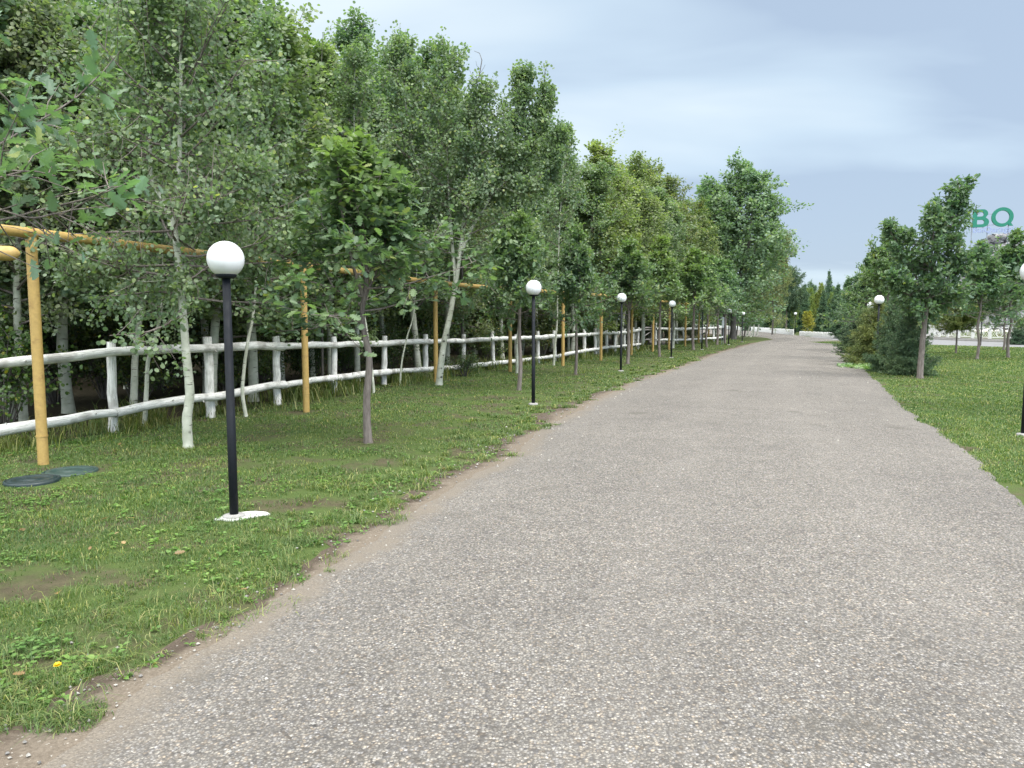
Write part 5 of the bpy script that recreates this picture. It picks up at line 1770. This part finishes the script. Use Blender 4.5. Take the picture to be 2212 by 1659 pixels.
def lawn_left(n, seed):
    xy = scatter(n, 2.2, 62, -0.95, 0.32, seed)
    x, y = xy[:, 0], xy[:, 1]
    r_ = np.random.default_rng(seed + 1)
    e = xat(GRAS, y) + wob(y, 0.45, 21) - 0.08
    lat = e - x                                     # metres inside the grass edge
    fl = x - fence_x(y)
    patch = vnoise(x, y, 1.1, 3) * 0.6 + vnoise(x, y, 3.1, 4) * 0.4
    fine_ = vnoise(x, y, 7.0, 8)
    thr = np.interp(lat, [0, 0.3, 0.9, 2.0, 4], [0.60, 0.54, 0.46, 0.39, 0.32])
    keep = (lat > 0) & (fl > -0.35) & (patch * 0.7 + fine_ * 0.3 + r_.normal(0, 0.07, n) > thr)
    # a fringe of single tufts strays over the bare soil
    stray = (lat > -0.55) & (lat <= 0.25) & (fine_ > 0.72) & (vnoise(x, y, 2.3, 12) > 0.5) & (x < xat(ASPH, y) + 0.05)
    keep |= stray
    for c, rad in OBST:
        keep &= ((xy - c) ** 2).sum(1) > rad ** 2
    for c, rad in COVERS:
        keep &= ((xy - c) ** 2).sum(1) > (rad * 0.97) ** 2
    sl = G(506, 1119)[:2]
    rel = xy - sl
    keep &= ~((rel[:, 0] > -0.05) & (rel[:, 0] < 0.20) & (rel[:, 1] > -0.04 + rel[:, 0] * 0.6) & (rel[:, 1] < 0.16))
    for c in PIPEB:
        dd = np.sqrt(((xy - c - [0.12, 0.05]) ** 2).sum(1))
        keep &= (dd > 0.22) | (r_.uniform(0, 1, n) > 0.7)
    for c in OAKB:
        dd = np.sqrt(((xy - c) ** 2).sum(1))
        keep &= (dd > 0.32) | (r_.uniform(0, 1, n) > 0.75)
    return xy[keep], lat[keep], fl[keep]


def lawn_right(n, seed):
    xy = np.concatenate([scatter(n * 9 // 10, 4.0, 52, 0.18, 0.84, seed, 0.8), np.random.default_rng(seed + 5).uniform((3.0, 0.5), (8.5, 9.0), (n // 10, 2))])
    n = len(xy)
    x, y = xy[:, 0], xy[:, 1]
    r_ = np.random.default_rng(seed + 1)
    e = xat(RIGHT, y) + wob(y, 0.10, 9)
    lat = x - e + 0.05
    dr = np.hypot(x - RC[0], y - RC[1])
    patch = vnoise(x, y, 0.9, 31) * 0.6 + vnoise(x, y, 3.3, 32) * 0.4
    keep = (lat > 0) & (dr > 25.7) & (patch + r_.normal(0, 0.07, n) > np.interp(lat, [0, 0.4, 1.2], [0.4, 0.28, 0.2]))
    for c in OAKB:
        dd = np.sqrt(((xy - c) ** 2).sum(1))
        keep &= (dd > 0.5) | (r_.uniform(0, 1, n) > 0.6)
    return xy[keep], lat[keep]


xyL, latL, flL = lawn_left(620000, 5)
xyR, latR = lawn_right(420000, 6)
xy = np.concatenate([xyL, xyR])
d = np.hypot(xy[:, 0], xy[:, 1])
r = np.random.default_rng(9)
N = len(xy)
tall = vnoise(xy[:, 0], xy[:, 1], 0.8, 41) * 0.5 + vnoise(xy[:, 0], xy[:, 1], 2.7, 42) * 0.5
h = (0.018 + 0.038 * tall ** 1.5) * r.uniform(0.5, 1.3, N)
h[:len(xyL)] *= np.where(flL < 0.5, 1.6, 1.0)
h = h * np.interp(d, [0, 12, 40], [1, 1.1, 1.4])
w = 0.0017 * np.maximum(1.0, d / 4.2) * r.uniform(0.7, 1.4, N)
dry = vnoise(xy[:, 0], xy[:, 1], 0.6, 51) * 0.45 + vnoise(xy[:, 0], xy[:, 1], 2.1, 52) * 0.3 + r.uniform(0, 0.25, N)
tone = np.clip((dry - 0.58) * 1.6, 0, 0.55) + 1e-4
gm = blades(xy, h, w, np.full(N, 0.9), 3, tone)
# coarse tussocks flopping over the bare soil by the road
tx, th_, tl_ = [], [], []
for k_ in range(620):
    y = 2.3 * (30 / 2.3) ** r.uniform(0, 1)
    x = float(xat(GRAS, y)) + 0.12 - abs(r.normal(0, 0.55)) + float(wob(np.array([y]), 0.5, 21)[0])
    nb_ = int(r.integers(10, 46)); sp_ = r.uniform(0.015, 0.06)
    q_ = r.normal(0, sp_, (nb_, 2)) + [x, y]
    tx.append(q_); th_.append(r.uniform(0.03, 0.10) * r.uniform(0.5, 1.2, nb_)); tl_.append(np.full(nb_, r.uniform(0.8, 2.2)))
tx, th_, tl_ = np.concatenate(tx), np.concatenate(th_), np.concatenate(tl_)
tb = blades(tx, th_, 0.0022 * np.maximum(1, np.hypot(*tx.T) / 4.2), tl_, 13, np.clip(r.normal(0.08, 0.2, len(tx)), 0, 0.8) + 1e-4)
for a_, b_ in ((gm.v, tb.v), (gm.tot, tb.tot), (gm.sm, tb.sm), (gm.uv, tb.uv), (gm.tone, tb.tone)):
    a_.extend(b_)
gm.loops.extend([l_ + gm.n for l_ in tb.loops]); gm.n += tb.n
tag(gm.build('grass', M['grass']), 'short patchy mown grass on both verges', 'grass', kind='stuff')
print('grass blades', N)

# longer grass and seed heads left standing along the fence
n = 26000
y = 6 * (60 / 6) ** r.uniform(0, 1, n)
x = fence_x(y) + r.normal(-0.25, 0.38, n)
k = (vnoise(x, y, 1.6, 61) + r.normal(0, 0.12, n) > 0.42) & ~((y > 41) & (y < 46.5))
xy = np.stack([x, y], 1)[k]
d = np.hypot(*xy.T); N = len(xy)
tg_ = blades(xy, r.uniform(0.10, 0.42, N) * np.interp(vnoise(xy[:, 0], xy[:, 1], 1.1, 62), [0.2, 0.8], [0.5, 1.25]), 0.0024 * np.maximum(1, d / 5), np.full(N, 0.8), 4, np.clip(r.normal(0.30, 0.3, N), 0.0, 0.9) + 1e-4)
o = tg_.build('tall_grass', M['grass'])
o.color = (0.8, 0.82, 0.7, 1)
tag(o, 'long dry grass standing along the foot of the log fence', 'tall grass', kind='stuff')

# broad leaved weeds: plantain, clover and dandelion rosettes
r = np.random.default_rng(19)
cand, _, _ = lawn_left(9000, 15)
c2 = cand[(vnoise(cand[:, 0], cand[:, 1], 1.5, 71) > 0.52)]
edge = []
for y in np.concatenate([r.uniform(2.4, 9, 150), r.uniform(9, 26, 90)]):
    edge.append([float(xat(GRAS, y)) - abs(r.normal(0, 0.35)) + 0.12, y])
pts = np.concatenate([c2[:750], np.array(edge)])
C, D, NN, S_ = [], [], [], []
for p in pts:
    nl = int(r.integers(4, 9)); sz = r.uniform(0.015, 0.038)
    for a in range(nl):
        t = r.uniform(0, 6.28)
        dv = np.array([math.cos(t), math.sin(t), r.uniform(0.15, 0.7)])
        C.append([p[0] + dv[0] * 0.006, p[1] + dv[1] * 0.006, 0.004 + r.uniform(0, 0.02)]); D.append(dv); NN.append([r.normal(0, 0.3), r.normal(0, 0.3), 1]); S_.append(sz * r.uniform(0.7, 1.3))
mb = MB(); add_leaves(mb, C, D, NN, np.array(S_), shape_oval(), fold=0.2, curl=0.3)
# clover carpet: three round leaflets on short stalks
cl = cand[(vnoise(cand[:, 0], cand[:, 1], 0.9, 73) > 0.6)]
cl = np.repeat(cl, 5, 0) + r.normal(0, 0.06, (len(cl) * 5, 2))
cl = cl[(cl[:, 1] < 14) & (cl[:, 0] < xat(GRAS, cl[:, 1]) - 0.25)]
C, D, NN, S_ = [], [], [], []
for p in cl:
    z = r.uniform(0.012, 0.035); t = r.uniform(0, 6.28)
    for a in range(3):
        dv = np.array([math.cos(t + a * 2.1), math.sin(t + a * 2.1), 0.15])
        C.append([p[0], p[1], z]); D.append(dv); NN.append([r.normal(0, 0.2), r.normal(0, 0.2), 1]); S_.append(r.uniform(0.012, 0.02))
add_leaves(mb, C, D, NN, np.array(S_), shape_round(7), fold=0.1)
tag(mb.build('weeds', M['weed']), 'low broad leaved weeds and clover in the left verge', 'weeds', kind='stuff')

# silvery ground cover at the road edge under the larches
n = 700
g = G(1868, 795)
a_ = r.uniform(0, 6.28, n); q = np.sqrt(r.uniform(0, 1, n))
C = np.stack([g[0] + 0.75 * q * np.cos(a_), g[1] + 1.3 * q * np.sin(a_), r.uniform(0.01, 0.09, n)], 1)
mb = MB(); add_leaves(mb, C, np.stack([np.cos(a_ * 7), np.sin(a_ * 7), r.uniform(0.1, 0.9, n)], 1), np.stack([r.normal(0, .4, n), r.normal(0, .4, n), np.ones(n)], 1), r.uniform(0.06, 0.12, n), shape_oval(), fold=0.2)
o = mb.build('silver_ground_cover', M['weed']); o.color = (1.5, 1.25, 2.6, 1)
tag(o, 'low silvery grey ground cover at the right road edge', 'ground cover', kind='stuff')

# dandelion in flower
g = G(127, 1460)
dn = thing('dandelion', 'single yellow dandelion flower at the grass edge, bottom left', 'flower', g)
mb = MB(); mb.tube(np.array([[0, 0, 0], [0.004, -0.004, 0.03], [0.0, -0.006, 0.052]]), [0.0022, 0.002, 0.0018], 6); mb.build('stem', M['weed'], dn)
C, D, NN = [], [], []
for ringn, (nn_, el, rr2) in enumerate([(22, 0.15, 1.0), (18, 0.5, 0.8), (12, 1.0, 0.55)]):
    for a in range(nn_):
        t = a * 2 * math.pi / nn_ + ringn * 0.2
        C.append([0, -0.006, 0.052]); D.append([math.cos(t), math.sin(t), el]); NN.append([-math.cos(t) * el, -math.sin(t) * el, 1]);
mb = MB(); add_leaves(mb, C, D, NN, r.uniform(0.014, 0.019, len(C)), np.array([[-0.06, 0], [0.06, 0], [0.13, 0.9], [0.0, 1.0], [-0.13, 0.9]]), fold=0.0)
M['petal'] = paint('dandelion_petal', (0.80, 0.58, 0.01), 0.6, 0.0)
mb.build('flower_head', M['petal'], dn)
C, D, NN = [], [], []
for a in range(9):
    t = r.uniform(0, 6.28); C.append([0, 0, 0.004]); D.append([math.cos(t), math.sin(t), 0.3]); NN.append([0, 0, 1])
mb = MB(); add_leaves(mb, C, D, NN, r.uniform(0.05, 0.08, len(C)), shape_oak(), fold=0.1, curl=0.3); mb.build('leaf_rosette', M['weed'], dn)

# fallen leaves and loose chippings
n = 55
cand, _, _ = lawn_left(1200, 25)
cand = cand[:n]
n = len(cand)
C = np.column_stack([cand, r.uniform(0.02, 0.045, n)])
a_ = r.uniform(0, 6.28, n)
M['dry_leaf'] = leaf_mat('dry_leaf', [(0, (0.16, 0.085, 0.04)), (0.6, (0.30, 0.20, 0.10)), (1.0, (0.42, 0.33, 0.2))], back=1.0)
mb = MB(); add_leaves(mb, C, np.stack([np.cos(a_), np.sin(a_), r.normal(0, .2, n)], 1), np.stack([r.normal(0, .35, n), r.normal(0, .35, n), np.ones(n)], 1), r.uniform(0.03, 0.075, n), shape_oak(), fold=0.3)
tag(mb.build('fallen_leaves', M['dry_leaf']), 'dry brown leaves scattered over the left verge', 'fallen leaves', kind='stuff')
mb = MB()
for k_ in range(900):
    y = 2.3 * (22 / 2.3) ** r.uniform(0, 1)
    x = float(xat(ASPH, y)) + r.normal(-0.05, 0.3)
    if r.random() < 0.25:
        x = r.uniform(float(xat(ASPH, y)), float(xat(RIGHT, y)))
    s = r.uniform(0.003, 0.009) * (1 + y / 14)
    zz = 0.008 + (0.03 if x > float(xat(ASPH, y)) + 0.4 else 0.0)
    v = np.array([[1, 0, 0], [0, 1, 0], [-1, 0, 0], [0, -1, 0], [0, 0, 0.8], [0, 0, -0.8]]) * s * r.uniform(0.6, 1.3, (6, 3)) + np.array([x, y, zz + s * 0.3])
    mb.add(v, [[0, 1, 4], [1, 2, 4], [2, 3, 4], [3, 0, 4], [1, 0, 5], [2, 1, 5], [3, 2, 5], [0, 3, 5]])
M['chip'] = stone('loose_chipping', [(0.3, (0.2, 0.19, 0.18)), (0.7, (0.45, 0.43, 0.40))], 20)
tag(mb.build('loose_gravel', M['chip']), 'loose stone chippings along the edge of the asphalt', 'gravel', kind='stuff')
